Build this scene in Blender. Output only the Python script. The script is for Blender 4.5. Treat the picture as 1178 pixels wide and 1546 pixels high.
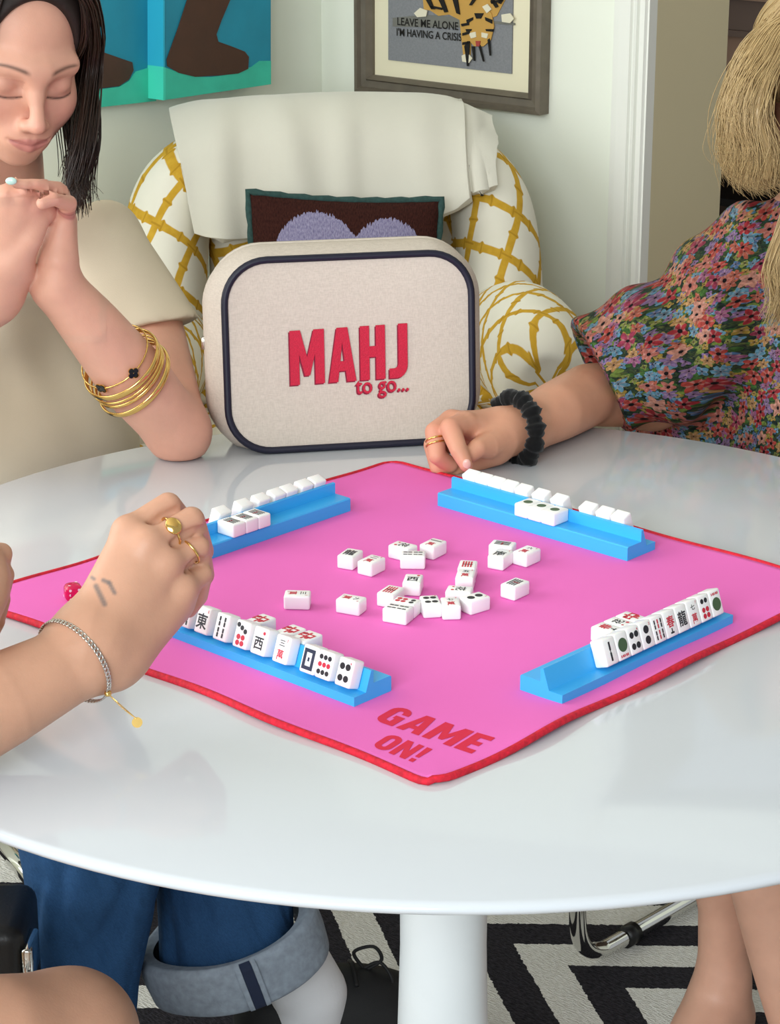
import bpy, bmesh, math, random
import numpy as np
from mathutils import Vector, Matrix

for o in list(bpy.data.objects): bpy.data.objects.remove(o)
SC = bpy.context.scene
COL = SC.collection
R = math.radians

# ------------------------------------------------------------------ camera
CAM_Z = 1.5306; PITCH = R(18.98); FPX = 3400.0
TABLE_Z = 0.74
cd = bpy.data.cameras.new('camera'); cam = bpy.data.objects.new('camera', cd); COL.objects.link(cam)
cam.location = (0, 0, CAM_Z); cam.rotation_euler = (R(90) - PITCH, 0, 0)
cd.sensor_fit = 'HORIZONTAL'; cd.sensor_width = 36; cd.lens = FPX / 1178 * 36
cd.clip_start = 0.05; cd.clip_end = 60
SC.camera = cam
_cp, _sp = math.cos(PITCH), math.sin(PITCH)
CAMP = Vector((0, 0, CAM_Z)); FW = Vector((0, _cp, -_sp)); UPV = Vector((0, _sp, _cp)); RT = Vector((1, 0, 0))
def ray(px, py): return FW * FPX + RT * (px - 589) - UPV * (py - 773)
def PY(px, py, Y):            # point of the pixel's ray at distance Y into the room
    d = ray(px, py); return CAMP + d * (Y / d.y)
def PZ(px, py, z):            # point of the pixel's ray at height z
    d = ray(px, py); return CAMP + d * ((z - CAM_Z) / d.z)
def mpx(p):                   # metres per pixel at a point
    return (Vector(p) - CAMP).dot(FW) / FPX

# ------------------------------------------------------------------ world, lights, exposure
SC.view_settings.view_transform = 'Standard'
SC.view_settings.look = 'None'
SC.view_settings.gamma = 1
SC.view_settings.use_curve_mapping = False
SC.view_settings.exposure = -0.04
wd = bpy.data.worlds.new('world'); SC.world = wd; wd.use_nodes = True
bg = wd.node_tree.nodes['Background']
bg.inputs[0].default_value = (0.95, 0.985, 1.0, 1); bg.inputs[1].default_value = 0.5

def area(name, loc, target, sx, sy, power, color):
    l = bpy.data.lights.new(name, 'AREA'); l.shape = 'RECTANGLE'; l.size = sx; l.size_y = sy
    l.energy = power; l.color = color
    o = bpy.data.objects.new(name, l); COL.objects.link(o); o.location = loc
    o.rotation_euler = (Vector(target) - Vector(loc)).to_track_quat('-Z', 'Y').to_euler()
    return o
# daylight of the window bay to the left of the table, out of the frame
area('window_daylight', (-1.93, 2.02, 1.66), (-.9, 2.02, 1.56), 1.6, 1.4, 34, (.95, .99, 1.0))
# daylight of the wide window behind and to the left of the camera
area('window_daylight_front', (-1.2, -1.2, 1.9), (-.9, -.2, 1.75), 2.2, 1.4, 136, (.90, .975, 1.0))

# ------------------------------------------------------------------ colour and material helpers
def lin(c): return c / 12.92 if c <= 0.04045 else ((c + 0.055) / 1.055) ** 2.4
def rgb(h):
    h = h.lstrip('#'); return tuple(lin(int(h[i:i+2], 16) / 255) for i in (0, 2, 4)) + (1,)
MATS = {}
def mat(name, color, rough=0.5, metal=0.0, spec=0.5, coat=0.0, noise=None, bump=None, sss=0.0, trans=0.0, attr=False, sheen=0.0, bdist=0.001):
    """noise=(scale, amount) colour mottling, bump=(scale, strength)"""
    if name in MATS: return MATS[name]
    m = bpy.data.materials.new(name); m.use_nodes = True; MATS[name] = m
    nt = m.node_tree; b = nt.nodes['Principled BSDF']
    col = rgb(color) if isinstance(color, str) else color
    b.inputs['Base Color'].default_value = col
    b.inputs['Roughness'].default_value = rough; b.inputs['Metallic'].default_value = metal
    b.inputs['Specular IOR Level'].default_value = spec
    b.inputs['Coat Weight'].default_value = coat; b.inputs['Coat Roughness'].default_value = 0.05
    b.inputs['Transmission Weight'].default_value = trans
    b.inputs['Sheen Weight'].default_value = sheen
    if sss:
        b.inputs['Subsurface Weight'].default_value = sss
        b.inputs['Subsurface Radius'].default_value = (1, .35, .2); b.inputs['Subsurface Scale'].default_value = 0.006
    tc = nt.nodes.new('ShaderNodeTexCoord')
    src = None
    if attr:
        a = nt.nodes.new('ShaderNodeAttribute'); a.attribute_name = 'Col'; src = a.outputs['Color']
    if noise:
        n = nt.nodes.new('ShaderNodeTexNoise'); n.inputs['Scale'].default_value = noise[0]; n.inputs['Detail'].default_value = 4
        nt.links.new(tc.outputs['Object'], n.inputs['Vector'])
        mr = nt.nodes.new('ShaderNodeMapRange'); mr.inputs[1].default_value = .25; mr.inputs[2].default_value = .75
        mr.inputs[3].default_value = 1 - noise[1]; mr.inputs[4].default_value = 1 + noise[1]
        nt.links.new(n.outputs[0], mr.inputs[0])
        mx = nt.nodes.new('ShaderNodeMix'); mx.data_type = 'RGBA'; mx.blend_type = 'MULTIPLY'; mx.inputs[0].default_value = 1
        if src: nt.links.new(src, mx.inputs[6])
        else: mx.inputs[6].default_value = col
        nt.links.new(mr.outputs[0], mx.inputs[7]); src = mx.outputs[2]
    if src: nt.links.new(src, b.inputs['Base Color'])
    if bump:
        n = nt.nodes.new('ShaderNodeTexNoise'); n.inputs['Scale'].default_value = bump[0]; n.inputs['Detail'].default_value = 3
        nt.links.new(tc.outputs['Object'], n.inputs['Vector'])
        bp = nt.nodes.new('ShaderNodeBump'); bp.inputs['Strength'].default_value = bump[1]; bp.inputs['Distance'].default_value = bdist
        nt.links.new(n.outputs[0], bp.inputs['Height']); nt.links.new(bp.outputs[0], b.inputs['Normal'])
    return m

class G:                       # small node-graph writer
    def __init__(s, name, rough=.6, spec=.4):
        s.m = bpy.data.materials.new(name); s.m.use_nodes = True; MATS[name] = s.m
        s.nt = s.m.node_tree; s.b = s.nt.nodes['Principled BSDF']
        s.b.inputs['Roughness'].default_value = rough; s.b.inputs['Specular IOR Level'].default_value = spec
    def put(s, v, sock):
        if isinstance(v, bpy.types.NodeSocket): s.nt.links.new(v, sock)
        else: sock.default_value = v
    def m_(s, op, a, b=0.0, c=None):
        n = s.nt.nodes.new('ShaderNodeMath'); n.operation = op
        s.put(a, n.inputs[0]); s.put(b, n.inputs[1])
        if c is not None: s.put(c, n.inputs[2])
        return n.outputs[0]
    def coord(s, out='UV'):
        return s.nt.nodes.new('ShaderNodeTexCoord').outputs[out]
    def sep(s, v):
        n = s.nt.nodes.new('ShaderNodeSeparateXYZ'); s.put(v, n.inputs[0]); return n.outputs
    def comb(s, x, y, z=0.0):
        n = s.nt.nodes.new('ShaderNodeCombineXYZ')
        for i, q in enumerate((x, y, z)): s.put(q, n.inputs[i])
        return n.outputs[0]
    def noise(s, v, scale, detail=3):
        n = s.nt.nodes.new('ShaderNodeTexNoise'); s.put(v, n.inputs['Vector']); n.inputs['Scale'].default_value = scale
        n.inputs['Detail'].default_value = detail; return n.outputs[0]
    def vor(s, v, scale, rnd=1.0, dim='2D'):
        n = s.nt.nodes.new('ShaderNodeTexVoronoi'); n.voronoi_dimensions = dim; s.put(v, n.inputs['Vector'])
        n.inputs['Scale'].default_value = scale; n.inputs['Randomness'].default_value = rnd; return n.outputs
    def mix(s, f, a, b, blend='MIX'):
        n = s.nt.nodes.new('ShaderNodeMix'); n.data_type = 'RGBA'; n.blend_type = blend
        s.put(f, n.inputs[0]); s.put(a, n.inputs[6]); s.put(b, n.inputs[7]); return n.outputs[2]
    def ramp(s, f, stops, interp='LINEAR'):
        n = s.nt.nodes.new('ShaderNodeValToRGB'); n.color_ramp.interpolation = interp; e = n.color_ramp.elements
        e[0].position, e[0].color = stops[0][0], rgb(stops[0][1]); e[1].position, e[1].color = stops[-1][0], rgb(stops[-1][1])
        for p, c in stops[1:-1]:
            q = e.new(p); q.color = rgb(c)
        s.put(f, n.inputs[0]); return n.outputs[0]
    def smooth(s, v, lo, hi):
        n = s.nt.nodes.new('ShaderNodeMapRange'); n.interpolation_type = 'SMOOTHSTEP'
        s.put(v, n.inputs[0]); n.inputs[1].default_value = lo; n.inputs[2].default_value = hi; return n.outputs[0]
    def bump(s, h, strength=.3, dist=.002):
        n = s.nt.nodes.new('ShaderNodeBump'); n.inputs['Strength'].default_value = strength; n.inputs['Distance'].default_value = dist
        s.put(h, n.inputs['Height']); s.nt.links.new(n.outputs[0], s.b.inputs['Normal'])
    def out(s, c): s.put(c, s.b.inputs['Base Color']); return s.m

# ------------------------------------------------------------------ object helpers
def link(o, parent=None):
    COL.objects.link(o)
    if parent is not None: o.parent = parent
    return o
def mesh_obj(name, verts, faces, material, parent=None, smooth=False, uvs=None, cols=None, kind=None):
    me = bpy.data.meshes.new(name); me.from_pydata([tuple(v) for v in verts], [], [tuple(f) for f in faces])
    if material is not None: me.materials.append(material)
    if smooth: me.polygons.foreach_set('use_smooth', [True] * len(me.polygons))
    if uvs is not None:
        ul = me.uv_layers.new(name='UVMap'); li = np.zeros(len(me.loops), np.int32); me.loops.foreach_get('vertex_index', li)
        ul.data.foreach_set('uv', np.asarray(uvs, np.float32)[li].ravel())
    if cols is not None:
        ca = me.color_attributes.new('Col', 'FLOAT_COLOR', 'POINT')
        c4 = np.ones((len(verts), 4), np.float32); c4[:, :3] = cols; ca.data.foreach_set('color', c4.ravel())
    me.update()
    o = bpy.data.objects.new(name, me)
    if kind: o['kind'] = kind
    return link(o, parent)
def empty(name, loc=(0, 0, 0), rz=0):
    o = bpy.data.objects.new(name, None); o.empty_display_size = .05; o.location = loc; o.rotation_euler = (0, 0, rz)
    return link(o)
def tag(o, label, cat, group=None):
    o['label'] = label; o['category'] = cat
    if group: o['group'] = group
    return o
def struct(o, label=None):
    o['kind'] = 'structure'
    if label: o['label'] = label
    return o
def adopt(parent, *kids):      # parent world-space meshes to an empty, keeping them where they are
    pm = Matrix.LocRotScale(parent.location, parent.rotation_euler, None)
    for k in kids:
        k.parent = parent; k.matrix_parent_inverse = pm.inverted()

class MB:                      # mesh collector
    def __init__(s): s.v = []; s.f = []; s.uv = []
    def add(s, v, f, uv=None):
        n = len(s.v); s.v += [tuple(q) for q in v]; s.f += [tuple(i + n for i in q) for q in f]
        s.uv += [tuple(q) for q in uv] if uv is not None else [(0, 0)] * len(v)
        return s
    def build(s, name, m, parent=None, smooth=False, **k):
        return mesh_obj(name, s.v, s.f, m, parent, smooth, uvs=s.uv, **k)

def box_vf(lo, hi):
    x0, y0, z0 = lo; x1, y1, z1 = hi
    v = [(x0,y0,z0),(x1,y0,z0),(x1,y1,z0),(x0,y1,z0),(x0,y0,z1),(x1,y0,z1),(x1,y1,z1),(x0,y1,z1)]
    return v, [(0,3,2,1),(4,5,6,7),(0,1,5,4),(1,2,6,5),(2,3,7,6),(3,0,4,7)]
def rbox_mesh(name, size, bev, seg=3, m=None):
    bm = bmesh.new(); bmesh.ops.create_cube(bm, size=1)
    for v in bm.verts: v.co = Vector((v.co.x * size[0], v.co.y * size[1], v.co.z * size[2]))
    bmesh.ops.bevel(bm, geom=bm.edges[:], offset=bev, segments=seg, affect='EDGES', profile=.5)
    me = bpy.data.meshes.new(name); bm.to_mesh(me); bm.free()
    me.polygons.foreach_set('use_smooth', [True] * len(me.polygons))
    if m: me.materials.append(m)
    return me
def frames(pts, closed=False):
    n = len(pts); T = []
    for i in range(n):
        a = pts[i-1] if (i > 0 or closed) else pts[0]; b = pts[(i+1) % n] if (i < n-1 or closed) else pts[-1]
        t = (b - a); T.append(t.normalized() if t.length > 1e-9 else Vector((0, 0, 1)))
    up = Vector((0, 0, 1)) if abs(T[0].z) < .9 else Vector((1, 0, 0))
    N = [(up - T[0] * up.dot(T[0])).normalized()]
    for i in range(1, n):
        q = T[i-1].rotation_difference(T[i]); v = q @ N[-1]; v = (v - T[i] * v.dot(T[i])).normalized(); N.append(v)
    return T, N
def tube_vf(pts, rad, seg=10, closed=False, caps=True, flat=None, vrep=1.0):
    """sweep; rad number or list; flat=(a,b) scales the section along N and B"""
    pts = [Vector(p) for p in pts]; n = len(pts)
    if not hasattr(rad, '__len__'): rad = [rad] * n
    T, N = frames(pts, closed); v = []; f = []; uv = []; L = 0
    fa, fb = flat if flat else (1, 1)
    for i in range(n):
        B = T[i].cross(N[i])
        if i: L += (pts[i] - pts[i-1]).length
        for j in range(seg):
            a = 2 * math.pi * j / seg
            v.append(pts[i] + N[i] * (math.cos(a) * rad[i] * fa) + B * (math.sin(a) * rad[i] * fb)); uv.append((L, a * rad[i]))
    for i in range(n if closed else n - 1):
        for j in range(seg):
            a = i * seg + j; b = i * seg + (j + 1) % seg; c = ((i + 1) % n) * seg + (j + 1) % seg; d = ((i + 1) % n) * seg + j
            f.append((a, b, c, d))
    if caps and not closed:
        f.append(tuple(range(seg - 1, -1, -1))); f.append(tuple(range((n - 1) * seg, n * seg)))
    return v, f, uv
def lathe_vf(prof, seg=48, center=(0, 0)):
    v = []; f = []; n = len(prof)
    for r, z in prof:
        for j in range(seg):
            a = 2 * math.pi * j / seg; v.append((center[0] + r * math.cos(a), center[1] + r * math.sin(a), z))
    for i in range(n - 1):
        for j in range(seg):
            f.append((i*seg+j, i*seg+(j+1) % seg, (i+1)*seg+(j+1) % seg, (i+1)*seg+j))
    return v, f
def prism_vf(poly, z0, z1):    # polygon in xy, extruded z0..z1
    n = len(poly)
    area2 = sum(poly[i][0]*poly[(i+1) % n][1] - poly[(i+1) % n][0]*poly[i][1] for i in range(n))
    if area2 < 0: poly = poly[::-1]
    v = [(x, y, z0) for x, y in poly] + [(x, y, z1) for x, y in poly]
    f = [tuple(range(n-1, -1, -1)), tuple(range(n, 2*n))] + [(i, (i+1) % n, n+(i+1) % n, n+i) for i in range(n)]
    return v, f
def grid_vf(fn, nu, nv, closed_u=False, closed_v=False):
    """fn(s,t)->(xyz, uv)"""
    v = []; uv = []; f = []
    for i in range(nu + (0 if closed_u else 1)):
        for j in range(nv + (0 if closed_v else 1)):
            p, q = fn(i / nu, j / nv); v.append(p); uv.append(q)
    cu = nu if closed_u else nu + 1; cv = nv if closed_v else nv + 1
    for i in range(nu):
        for j in range(nv):
            i2 = (i + 1) % cu; j2 = (j + 1) % cv
            f.append((i*cv+j, i2*cv+j, i2*cv+j2, i*cv+j2))
    return v, f, uv
def catmull(pts, n=8, closed=False):
    pts = [Vector(p) for p in pts]; out = []; m = len(pts)
    for i in range(m if closed else m - 1):
        g = (lambda k: pts[k % m]) if closed else (lambda k: pts[max(0, min(m - 1, k))])
        p0, p1, p2, p3 = g(i-1), g(i), g(i+1), g(i+2)
        for j in range(n):
            t = j / n
            out.append(.5 * ((2*p1) + (p2-p0)*t + (2*p0-5*p1+4*p2-p3)*t*t + (3*p1-p0-3*p2+p3)*t**3))
    if not closed: out.append(pts[-1])
    return out
def text_vf(s, size=1.0, offset=0.0, sx=1.0, shear=0.0, align='CENTER'):
    cu = bpy.data.curves.new('glyphs', 'FONT'); cu.body = s; cu.size = size; cu.offset = offset; cu.align_x = align; cu.align_y = 'CENTER'
    cu.shear = shear; cu.resolution_u = 3
    o = bpy.data.objects.new('glyphs', cu); COL.objects.link(o)
    dg = bpy.context.evaluated_depsgraph_get(); me = bpy.data.meshes.new_from_object(o.evaluated_get(dg))
    v = [(p.co.x * sx, p.co.y, 0) for p in me.vertices]; f = [tuple(p.vertices) for p in me.polygons]
    bpy.data.objects.remove(o); bpy.data.curves.remove(cu); bpy.data.meshes.remove(me)
    return v, f
def disc(cx, cy, r, seg=14, r2=None):
    return [(cx + r*math.cos(2*math.pi*i/seg), cy + (r2 or r)*math.sin(2*math.pi*i/seg)) for i in range(seg)]
def rect(x0, y0, x1, y1): return [(x0, y0), (x1, y0), (x1, y1), (x0, y1)]

# ------------------------------------------------------------------ signed-distance modelling (bodies, cloth, hair masses)
class SDF:
    def __init__(s, lo, hi, h):
        s.lo = np.array(lo, float); s.h = h
        s.n = np.maximum(4, np.ceil((np.array(hi, float) - s.lo) / h).astype(int) + 1)
        s.F = np.full(s.n, .08, np.float32)
    def block(s, lo, hi, m):
        a = np.clip(np.floor((np.array(lo) - m - s.lo) / s.h).astype(int), 0, s.n); b = np.clip(np.ceil((np.array(hi) + m - s.lo) / s.h).astype(int) + 1, 0, s.n)
        if (b <= a).any(): return None
        ax = [(s.lo[i] + s.h * np.arange(a[i], b[i])).astype(np.float32) for i in range(3)]
        return tuple(slice(a[i], b[i]) for i in range(3)), ax[0][:, None, None], ax[1][None, :, None], ax[2][None, None, :]
    def put(s, bl, d, k, op):
        F = s.F[bl]
        if op == 'cut': d = -d; hh = np.clip(.5 - .5 * (F - d) / -k * -1, 0, 1) if False else None
        if op == 'add':
            if k <= 0: s.F[bl] = np.minimum(F, d)
            else:
                g = np.maximum(k - np.abs(F - d), 0) / k; s.F[bl] = np.minimum(F, d) - g * g * k * .25
        else:
            if k <= 0: s.F[bl] = np.maximum(F, d)
            else:
                g = np.maximum(k - np.abs(F - d), 0) / k; s.F[bl] = np.maximum(F, d) + g * g * k * .25
    def cap(s, a, b, ra, rb=None, k=.01, op='add'):
        if rb is None: rb = ra
        a = np.array(a, float); b = np.array(b, float); rm = max(ra, rb)
        q = s.block(np.minimum(a, b) - rm, np.maximum(a, b) + rm, k + 3 * s.h)
        if q is None: return s
        bl, X, Y, Z = q; d = b - a; L2 = max(float(d @ d), 1e-12)
        t = np.clip(((X - a[0]) * d[0] + (Y - a[1]) * d[1] + (Z - a[2]) * d[2]) / L2, 0, 1)
        D = np.sqrt((X - a[0] - t * d[0]) ** 2 + (Y - a[1] - t * d[1]) ** 2 + (Z - a[2] - t * d[2]) ** 2) - (ra + (rb - ra) * t)
        s.put(bl, D.astype(np.float32), k, op); return s
    def chain(s, pts, rads, k=.008, op='add'):
        P = np.array(pts, float); rm = max(rads)
        q = s.block(P.min(0) - rm, P.max(0) + rm, k + 3 * s.h)
        if q is None: return s
        bl, X, Y, Z = q; D = None
        for i in range(len(P) - 1):
            a, d = P[i], P[i+1] - P[i]; L2 = max(float(d @ d), 1e-12)
            t = np.clip(((X - a[0]) * d[0] + (Y - a[1]) * d[1] + (Z - a[2]) * d[2]) / L2, 0, 1)
            e = np.sqrt((X - a[0] - t * d[0]) ** 2 + (Y - a[1] - t * d[1]) ** 2 + (Z - a[2] - t * d[2]) ** 2) - (rads[i] + (rads[i+1] - rads[i]) * t)
            D = e if D is None else np.minimum(D, e)
        s.put(bl, D.astype(np.float32), k, op); return s
    def ell(s, c, r, M=None, k=.01, op='add'):
        """ellipsoid, radii r along the rows of M"""
        c = np.array(c, float); r = np.array(r, float); M = np.eye(3) if M is None else np.array(M, float)
        e = np.sqrt(((M * r[:, None]) ** 2).sum(0))
        q = s.block(c - e, c + e, k + 3 * s.h)
        if q is None: return s
        bl, X, Y, Z = q; X = X - c[0]; Y = Y - c[1]; Z = Z - c[2]; k0 = 0; k1 = 0
        for i in range(3):
            u = (M[i, 0] * X + M[i, 1] * Y + M[i, 2] * Z); k0 = k0 + (u / r[i]) ** 2; k1 = k1 + (u / r[i] ** 2) ** 2
        k0 = np.sqrt(k0); D = k0 * (k0 - 1) / np.maximum(np.sqrt(k1), 1e-6)
        s.put(bl, D.astype(np.float32), k, op); return s
    def field(s, fn, op='cut', k=0.0):
        q = s.block(s.lo, s.lo + s.n * s.h, 0); bl, X, Y, Z = q
        D = np.broadcast_to(fn(X, Y, Z), s.F.shape).astype(np.float32); s.put(bl, D, k, op); return s
    def keep(s, p, nrm, k=0.0):      # keep the side that nrm points away from
        p = np.array(p, float); n = np.array(nrm, float); n /= np.linalg.norm(n)
        return s.field(lambda X, Y, Z: -((X - p[0]) * n[0] + (Y - p[1]) * n[1] + (Z - p[2]) * n[2]), 'cut', k)
    def mesh(s, smooth=1):
        F = s.F; S = F < 0; nx, ny, nz = F.shape
        sl = lambda i, n: slice(i, n - 1 + i)
        c = [S[sl(i, nx), sl(j, ny), sl(k, nz)] for i in (0, 1) for j in (0, 1) for k in (0, 1)]
        cnt = sum(q.astype(np.int8) for q in c); act = (cnt > 0) & (cnt < 8)
        idx = np.full(act.shape, -1, np.int64); ii = np.argwhere(act); idx[act] = np.arange(len(ii))
        pos = np.zeros((len(ii), 3)); num = np.zeros(len(ii))
        val = {(i, j, k): F[ii[:, 0] + i, ii[:, 1] + j, ii[:, 2] + k] for i in (0, 1) for j in (0, 1) for k in (0, 1)}
        for a in val:
            for ax in range(3):
                if a[ax]: continue
                b = list(a); b[ax] = 1; b = tuple(b); fa, fb = val[a], val[b]; m = (fa < 0) != (fb < 0)
                t = np.where(m, fa / np.where(m, fa - fb, 1), 0)
                p = np.tile(np.array(a, float), (len(ii), 1)); p[:, ax] += t
                pos[m] += p[m]; num[m] += 1
        V = s.lo + (ii + pos / np.maximum(num, 1)[:, None]) * s.h
        faces = []
        for ax in range(3):
            o = [(1, 2), (2, 0), (0, 1)][ax]
            A = [slice(None)] * 3; B = [slice(None)] * 3; A[ax] = slice(0, -1); B[ax] = slice(1, None)
            sa = S[tuple(A)]; sb = S[tuple(B)]; ch = np.argwhere(sa != sb)
            ok = (ch[:, o[0]] > 0) & (ch[:, o[1]] > 0) & (ch[:, o[0]] < F.shape[o[0]] - 1) & (ch[:, o[1]] < F.shape[o[1]] - 1)
            ch = ch[ok]; ins = sa[ch[:, 0], ch[:, 1], ch[:, 2]]
            def cell(d0, d1):
                q = ch.copy(); q[:, o[0]] += d0; q[:, o[1]] += d1; return idx[q[:, 0], q[:, 1], q[:, 2]]
            quad = np.stack([cell(-1, -1), cell(0, -1), cell(0, 0), cell(-1, 0)], 1)
            quad[~ins] = quad[~ins][:, ::-1]; faces.append(quad)
        Q = np.concatenate(faces); Q = Q[(Q >= 0).all(1)]
        inner = ((ii > 1) & (ii < np.array(act.shape) - 2)).all(1)[:, None]
        for _ in range(smooth):
            acc = np.zeros_like(V); n = np.zeros(len(V))
            for a, b in ((0, 1), (1, 2), (2, 3), (3, 0)):
                np.add.at(acc, Q[:, a], V[Q[:, b]]); np.add.at(n, Q[:, a], 1); np.add.at(acc, Q[:, b], V[Q[:, a]]); np.add.at(n, Q[:, b], 1)
            V = np.where((n[:, None] > 0) & inner, V * .4 + .6 * acc / np.maximum(n, 1)[:, None], V)
        return V, Q
def fast_mesh(name, V, Q, material, parent=None, cols=None, uvs=None):
    me = bpy.data.meshes.new(name); me.vertices.add(len(V)); me.vertices.foreach_set('co', np.asarray(V, np.float32).ravel())
    me.loops.add(Q.size); me.loops.foreach_set('vertex_index', Q.astype(np.int32).ravel()); me.polygons.add(len(Q))
    me.polygons.foreach_set('loop_start', np.arange(0, Q.size, 4, dtype=np.int32))
    me.update(calc_edges=True); me.polygons.foreach_set('use_smooth', np.ones(len(Q), bool)); me.materials.append(material)
    if cols is not None:
        ca = me.color_attributes.new('Col', 'FLOAT_COLOR', 'POINT'); c4 = np.ones((len(V), 4), np.float32); c4[:, :3] = cols; ca.data.foreach_set('color', c4.ravel())
    if uvs is not None:
        ul = me.uv_layers.new(name='UVMap'); ul.data.foreach_set('uv', np.asarray(uvs, np.float32)[Q.ravel()].ravel())
    me.validate(); me.update()
    return link(bpy.data.objects.new(name, me), parent)
# ================================================================== the setting
CX, CY = -0.132, 4.40                                   # where the two walls meet
DL = Vector((-.643, -.766, 0)); DR = Vector((.766, -.643, 0))
NL = Vector((.766, -.643, 0)); NR = Vector((-.643, -.766, 0))   # wall normals into the room
CORN = Vector((CX, CY, 0)); ROOM_H = 2.6
def on_plane(px, py, p0, n):
    d = ray(px, py); return CAMP + d * ((p0 - CAMP).dot(n) / d.dot(n))
def wl(px, py, off=0.0): return on_plane(px, py, CORN + NL * off, NL)
def wr(px, py, off=0.0): return on_plane(px, py, CORN + NR * off, NR)
def tl(p): return (Vector(p) - CORN).dot(DL)
def tr(p): return (Vector(p) - CORN).dot(DR)

M_WALL = mat('wall_paint', '#f2f5e8', .75, spec=.25, noise=(3, .012), bump=(180, .04))
M_TRIM = mat('trim_paint', '#f1f1ea', .4, spec=.4)
M_CEIL = mat('ceiling_paint', '#f4f2ea', .85)
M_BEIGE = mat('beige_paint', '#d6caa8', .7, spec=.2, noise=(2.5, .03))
M_FLOOR = mat('wood_floor', '#8a6a48', .45, noise=(4, .2))
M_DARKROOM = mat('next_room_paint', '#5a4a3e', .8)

def slab(name, p0, d, t0, t1, z0, z1, n, thick, m):     # wall piece along direction d, thick behind its face
    q = []
    for t, k in ((t0, 0), (t1, 0), (t1, thick), (t0, thick)):
        p = p0 + d * t - n * k; q.append((p.x, p.y))
    v, f = prism_vf(q, z0, z1)
    return v, f
# left wall, then a window bay outside the frame
v, f = slab('', CORN, DL, -.16, 1.75, 0, ROOM_H, NL, .16, M_WALL)
struct(mesh_obj('wall_left', v, f, M_WALL))
WE = CORN + DL * 1.75; BXw = -1.98
struct(mesh_obj('wall_bay_return', *box_vf((BXw - .16, WE.y, 0), (WE.x, WE.y + .14, ROOM_H)), M_WALL))
mb = MB()
WY0, WY1, WZ0, WZ1 = 1.2, 2.84, .92, 2.4
for y0, y1, z0, z1 in ((.4, WY0, 0, ROOM_H), (WY1, WE.y, 0, ROOM_H), (WY0, WY1, 0, WZ0), (WY0, WY1, WZ1, ROOM_H)):
    mb.add(*box_vf((BXw - .16, y0, z0), (BXw, y1, z1)))
struct(mb.build('wall_bay', M_WALL))
fr = MB()
for y0, y1, z0, z1 in ((WY0, WY0+.05, WZ0, WZ1), (WY1-.05, WY1, WZ0, WZ1), (WY0+.05, WY1-.05, WZ0, WZ0+.05), (WY0+.05, WY1-.05, WZ1-.05, WZ1)):
    fr.add(*box_vf((BXw - .1, y0, z0), (BXw - .04, y1, z1)))
struct(fr.build('window_1', M_TRIM))
# right wall, ending at the doorway
T_CAS0 = tr(wr(926, 250)); T_CAS1 = tr(wr(984, 250))
JAMB = .0
J0 = CORN + DR * T_CAS1
BK = -NR                                                # away from the room, into the next one
def jamb_depth():
    lo, hi = 0.02, 1.0
    for _ in range(40):
        mid = (lo + hi) / 2; p = J0 + BK * mid + Vector((0, 0, .95)); d = p - CAMP
        x = 589 + FPX * d.x / d.dot(FW)
        if x < 1096: lo = mid
        else: hi = mid
    return lo
JD = jamb_depth()
v, f = slab('', CORN, DR, -.16, T_CAS1 - .012, 0, ROOM_H, NR, JD, M_WALL)
wrt = struct(mesh_obj('wall_right', v, f, M_WALL))
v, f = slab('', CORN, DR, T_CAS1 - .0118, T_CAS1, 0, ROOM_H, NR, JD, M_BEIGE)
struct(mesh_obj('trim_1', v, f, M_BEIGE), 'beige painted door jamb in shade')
v, f = slab('', CORN, DR, T_CAS1 + .95, T_CAS1 + 1.6, 0, ROOM_H, NR, JD, M_WALL)
struct(mesh_obj('wall_beyond_door', v, f, M_WALL))
v, f = slab('', CORN, DR, T_CAS1, T_CAS1 + .95, 2.15, ROOM_H, NR, JD, M_WALL)
struct(mesh_obj('wall_over_door', v, f, M_WALL))
# fluted casing beside the doorway
cw = T_CAS1 - T_CAS0
prof = [(0, 0), (0, .012), (.16, .014), (.2, .02), (.5, .022), (.53, .016), (.58, .016), (.61, .024), (.7, .026), (.73, .019), (.78, .019), (.81, .03), (.93, .03), (.96, .024), (1, .024), (1, 0)]
q = []
for a, b in prof:
    p = CORN + DR * (T_CAS0 + cw * a) + NR * b; q.append((p.x, p.y))
v, f = prism_vf(q, 0, 2.2)
struct(mesh_obj('trim_2', v, f, M_TRIM), 'white fluted door casing')
# floor, ceiling, next room
struct(mesh_obj('floor', *box_vf((-3.4, -1.2, -.06), (4.2, 7.2, 0)), M_FLOOR))
cpts = [Vector((BXw - .1, .6, 0)), Vector((BXw - .1, WE.y + .1, 0)), WE, CORN - DL * .14 - DR * .14, CORN + DR * (T_CAS1 + 1.6), Vector((2.6, .6, 0))]
v, f = prism_vf([(p.x, p.y) for p in cpts], ROOM_H, ROOM_H + .08)
struct(mesh_obj('ceiling', v, f, M_CEIL))
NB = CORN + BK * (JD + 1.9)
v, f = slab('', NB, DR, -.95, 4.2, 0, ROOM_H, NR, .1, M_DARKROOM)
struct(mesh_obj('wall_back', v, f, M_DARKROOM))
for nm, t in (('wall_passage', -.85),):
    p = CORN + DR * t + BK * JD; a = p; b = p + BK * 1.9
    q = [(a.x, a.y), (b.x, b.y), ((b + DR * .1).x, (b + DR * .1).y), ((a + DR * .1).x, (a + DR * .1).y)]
    v, f = prism_vf(q, 0, ROOM_H); struct(mesh_obj(nm, v, f, M_DARKROOM))
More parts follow.
